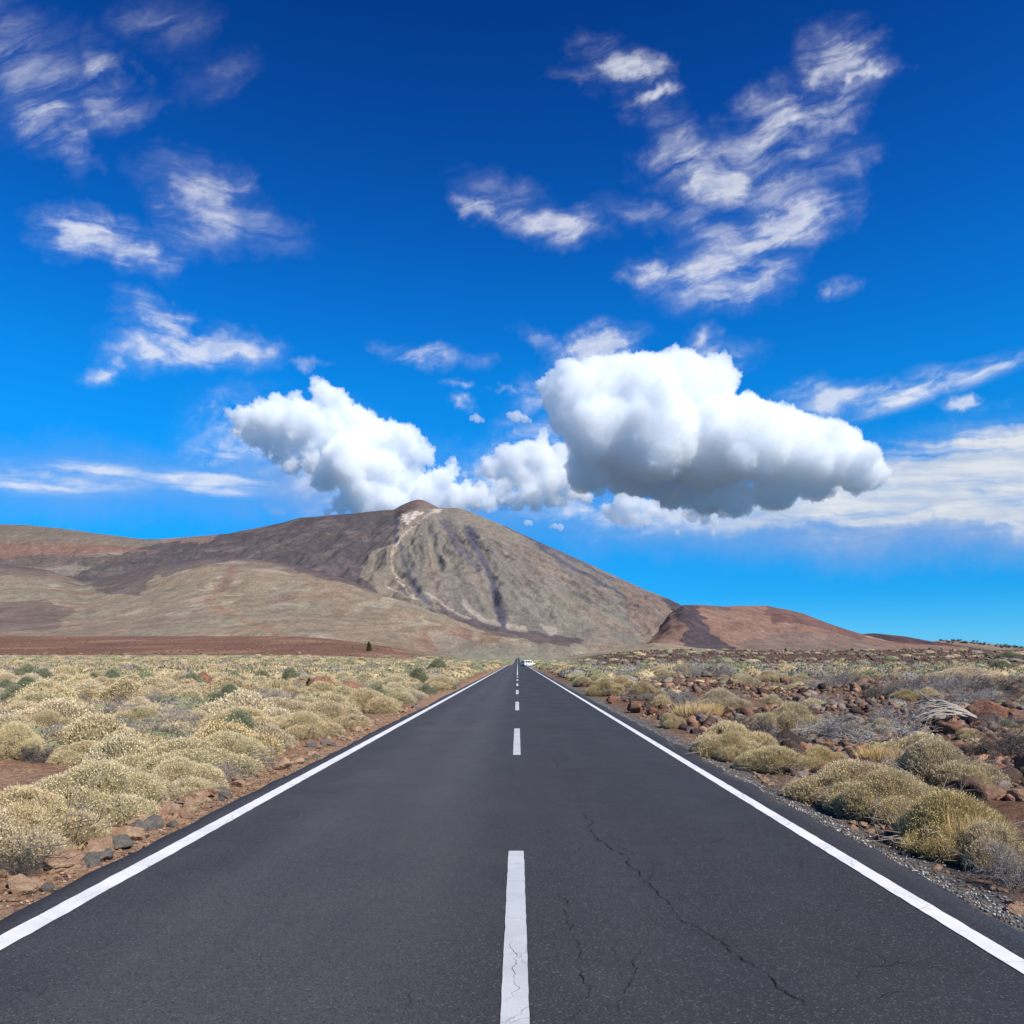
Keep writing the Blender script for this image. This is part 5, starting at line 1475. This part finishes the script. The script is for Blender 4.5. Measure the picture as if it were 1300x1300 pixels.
# ------------------------------------------------------------------ cars
m_paint, nt, out = new_mat('white_car_paint')
b_ = principled(nt, out, (.80, .80, .80), .3, .5); b_.inputs['Coat Weight'].default_value = .5
m_glass, nt, out = new_mat('dark_car_glass')
principled(nt, out, (.012, .014, .017), .15, .3)
m_tyre, nt, out = new_mat('tyre_rubber'); principled(nt, out, (.018, .018, .018), .85, .2)
m_rim, nt, out = new_mat('alloy_rim'); principled(nt, out, (.45, .45, .46), .35, .5, metal=.9)
m_lamp, nt, out = new_mat('lamp_glass'); principled(nt, out, (.75, .77, .80), .12, .6)
m_tail, nt, out = new_mat('red_tail_lamp'); principled(nt, out, (.35, .015, .012), .2, .5)
m_trim, nt, out = new_mat('black_trim'); principled(nt, out, (.025, .025, .026), .6, .3)

def car(name, label, loc, rz, paint, L=4.1, Wd=1.75, Hh=1.74, group=None):
    e = obj(name, None, None, loc, (0, 0, rz))
    tag(e, label, 'car', group)
    # stations along the length (front is +x): x, sill, belt, roof, half width low, half width roof
    st = [(-.50, .42, .98, 1.02, .80, .72), (-.49, .32, 1.02, 1.55, .88, .70), (-.46, .27, 1.04, 1.80, .91, .74), (-.25, .25, 1.04, 1.86, .91, .77), (.0, .25, 1.02, 1.86, .91, .77),
          (.10, .25, 1.02, 1.83, .91, .76), (.17, .25, 1.02, 1.72, .91, .74), (.27, .25, 1.02, 1.18, .91, .72), (.30, .25, 1.00, 1.06, .90, .78), (.42, .26, .93, .97, .88, .74), (.475, .30, .80, .86, .84, .66), (.50, .38, .62, .66, .76, .6)]
    rings = []
    for fx, s, bl, rf, wl, wr in st:
        X_ = fx * L; k = Wd / 1.82; v = Hh / 1.86
        rings.append([(X_, -wl * k * .9, s * v), (X_, -wl * k, (s + .14) * v), (X_, -wl * k, bl * v * .8), (X_, -wl * k * .97, bl * v), (X_, -wr * k, (rf - .05) * v), (X_, -wr * k * .8, rf * v), (X_, wr * k * .8, rf * v), (X_, wr * k, (rf - .05) * v), (X_, wl * k * .97, bl * v), (X_, wl * k, bl * v * .8), (X_, wl * k, (s + .14) * v), (X_, wl * k * .9, s * v)])
    V = np.array(rings); ns, nr = V.shape[:2]
    i = np.arange(ns - 1)[:, None] * nr; j = np.arange(nr); j2 = (j + 1) % nr
    F = np.stack([i + j, i + nr + j, i + nr + j2, i + j2], -1).reshape(-1, 4)
    VV = V.reshape(-1, 3)
    caps = [np.arange(nr)[None, :], (np.arange(nr)[::-1] + (ns - 1) * nr)[None, :]]
    body = obj('body', mk_mesh('body', VV, [F] + caps, None, False, [paint]), e)
    bv = body.modifiers.new('b', 'BEVEL'); bv.width = .03; bv.segments = 2; bv.limit_method = 'ANGLE'; bv.angle_limit = R(25)
    def pane(nm, quads, mat, parent=e):
        vs, fs = [], []
        for q in quads:
            q = np.array(q, float); n_ = np.cross(q[1] - q[0], q[2] - q[0]); n_ /= np.linalg.norm(n_)
            if n_ @ (q.mean(0) - np.array([0, 0, .9])) < 0: n_ = -n_
            o = len(vs); vs += list(q + n_ * .012) + list(q - n_ * .03)
            fs += [[o, o+1, o+2, o+3], [o+4, o+7, o+6, o+5]] + [[o + a, o + (a + 1) % 4, o + 4 + (a + 1) % 4, o + 4 + a] for a in range(4)]
        return obj(nm, mk_mesh(nm, np.array(vs), np.array(fs), None, False, [mat]), parent)
    def sd(fx0, fx1, sg, inset=.04):                      # side window between two stations, on the leaning upper side
        xs_ = [s[0] for s in st]
        f = lambda x, c: np.interp(x, xs_, [s[c] for s in st])
        q = []
        for x, t in ((fx0, 0.10), (fx1, 0.10), (fx1, .86), (fx0, .86)):
            bl, rf, wl, wr = f(x, 2), f(x, 3) - .05, f(x, 4) * .97, f(x, 5)
            q.append((x * L, sg * (wl + (wr - wl) * t) * Wd / 1.82, (bl + (rf - bl) * t) * Hh / 1.86))
        return q
    for sg in (-1, 1):
        for a, b in ((-.44, -.25), (-.22, -.03), (.0, .155)):
            pane('side_window', [sd(a, b, sg)], m_glass)
        pane('headlight', [[(.462 * L, sg * .80 * Wd / 1.82, .80), (.462 * L, sg * .45 * Wd / 1.82, .83), (.49 * L, sg * .45 * Wd / 1.82, .68), (.485 * L, sg * .76 * Wd / 1.82, .66)]], m_lamp)
        pane('tail_light', [[(-.495 * L, sg * .84 * Wd / 1.82, 1.0), (-.495 * L, sg * .68 * Wd / 1.82, 1.0), (-.495 * L, sg * .66 * Wd / 1.82, 1.4), (-.487 * L, sg * .74 * Wd / 1.82, 1.4)]], m_tail)
        mir = np.array([(.2 * L, sg * .92, 1.1)]); iv, jf = ico(2)
        obj('mirror', mk_mesh('mirror', iv * np.array([.07, .12, .09]) + np.array([.19 * L, sg * (.95 * Wd / 1.82 + .06), 1.1]), jf, None, True, [paint]), e)
        obj('door_handle', mk_mesh('door_handle', iv * np.array([.09, .025, .02]) + np.array([-.01 * L, sg * .915 * Wd / 1.82, .92]), jf, None, True, [m_trim]), e)
    k = Wd / 1.82
    pane('windscreen', [[(.268 * L, -.62 * k, 1.24), (.268 * L, .62 * k, 1.24), (.178 * L, .60 * k, 1.68), (.178 * L, -.60 * k, 1.68)]], m_glass)
    pane('rear_window', [[(-.498 * L, -.62 * k, 1.1), (-.498 * L, .62 * k, 1.1), (-.489 * L, .60 * k, 1.56), (-.489 * L, -.60 * k, 1.56)]], m_glass)
    pane('number_plate', [[(-.503 * L, -.25, .72), (-.503 * L, .25, .72), (-.503 * L, .25, .83), (-.503 * L, -.25, .83)]], m_lamp)
    bp = lambda x0, x1: mk_mesh('bumper', np.array([(x, y_, z_) for x in (x0, x1) for y_ in (-.80 * k, .80 * k) for z_ in (.30, .50)]), np.array([[0, 1, 3, 2], [4, 6, 7, 5], [0, 4, 5, 1], [2, 3, 7, 6], [1, 5, 7, 3], [0, 2, 6, 4]]), None, False, [m_trim])
    obj('bumper', bp(-.52 * L, -.485 * L), e); obj('bumper', bp(.485 * L, .512 * L), e)
    # tyre: a lathed ring; rim: a dished disc
    prof_ = np.array([(.20, -.09), (.31, -.11), (.34, -.07), (.34, .07), (.31, .11), (.20, .09)])
    a = np.arange(24) * 2 * math.pi / 24
    tv = np.stack([np.cos(a)[:, None] * prof_[None, :, 0], np.repeat(prof_[None, :, 1], 24, 0), np.sin(a)[:, None] * prof_[None, :, 0]], -1).reshape(-1, 3)
    ii = np.arange(24)[:, None] * 6; jj = np.arange(6); j3 = (jj + 1) % 6; i2 = ((np.arange(24) + 1) % 24)[:, None] * 6
    tf = np.stack([ii + jj, ii + j3, i2 + j3, i2 + jj], -1).reshape(-1, 4)
    tme = mk_mesh('tyre', tv, tf, None, True, [m_tyre])
    rp = np.array([(.0, .05), (.06, .05), (.16, .02), (.21, .07)])
    rvs = np.stack([np.cos(a)[:, None] * rp[None, :, 0], np.repeat(rp[None, :, 1], 24, 0), np.sin(a)[:, None] * rp[None, :, 0]], -1).reshape(-1, 3)
    ii = np.arange(24)[:, None] * 4; jj = np.arange(3); i2 = ((np.arange(24) + 1) % 24)[:, None] * 4
    rf_ = np.stack([ii + jj, ii + jj + 1, i2 + jj + 1, i2 + jj], -1).reshape(-1, 4)
    rme = mk_mesh('rim', rvs, rf_, None, True, [m_rim])
    for fx in (-.31, .31):
        for sg in (-1, 1):
            w_ = obj('wheel', tme, e, (fx * L, sg * .84 * k, .335), (0, 0, 0 if sg > 0 else math.pi))
            obj('rim', rme, w_)
    return e
CX, CY = u_of(671.0) * 222, 222.0
car('parked_car', 'white car standing askew on the right verge with its shadow on the road', (CX, CY, float(gz(CX, CY)) + .06), R(38), m_paint)
yy = 1250.0
car('distant_car', 'white speck of a car far along the road under the volcano', (-.9, yy, float(zl(yy)) + .03), R(-90), m_paint)
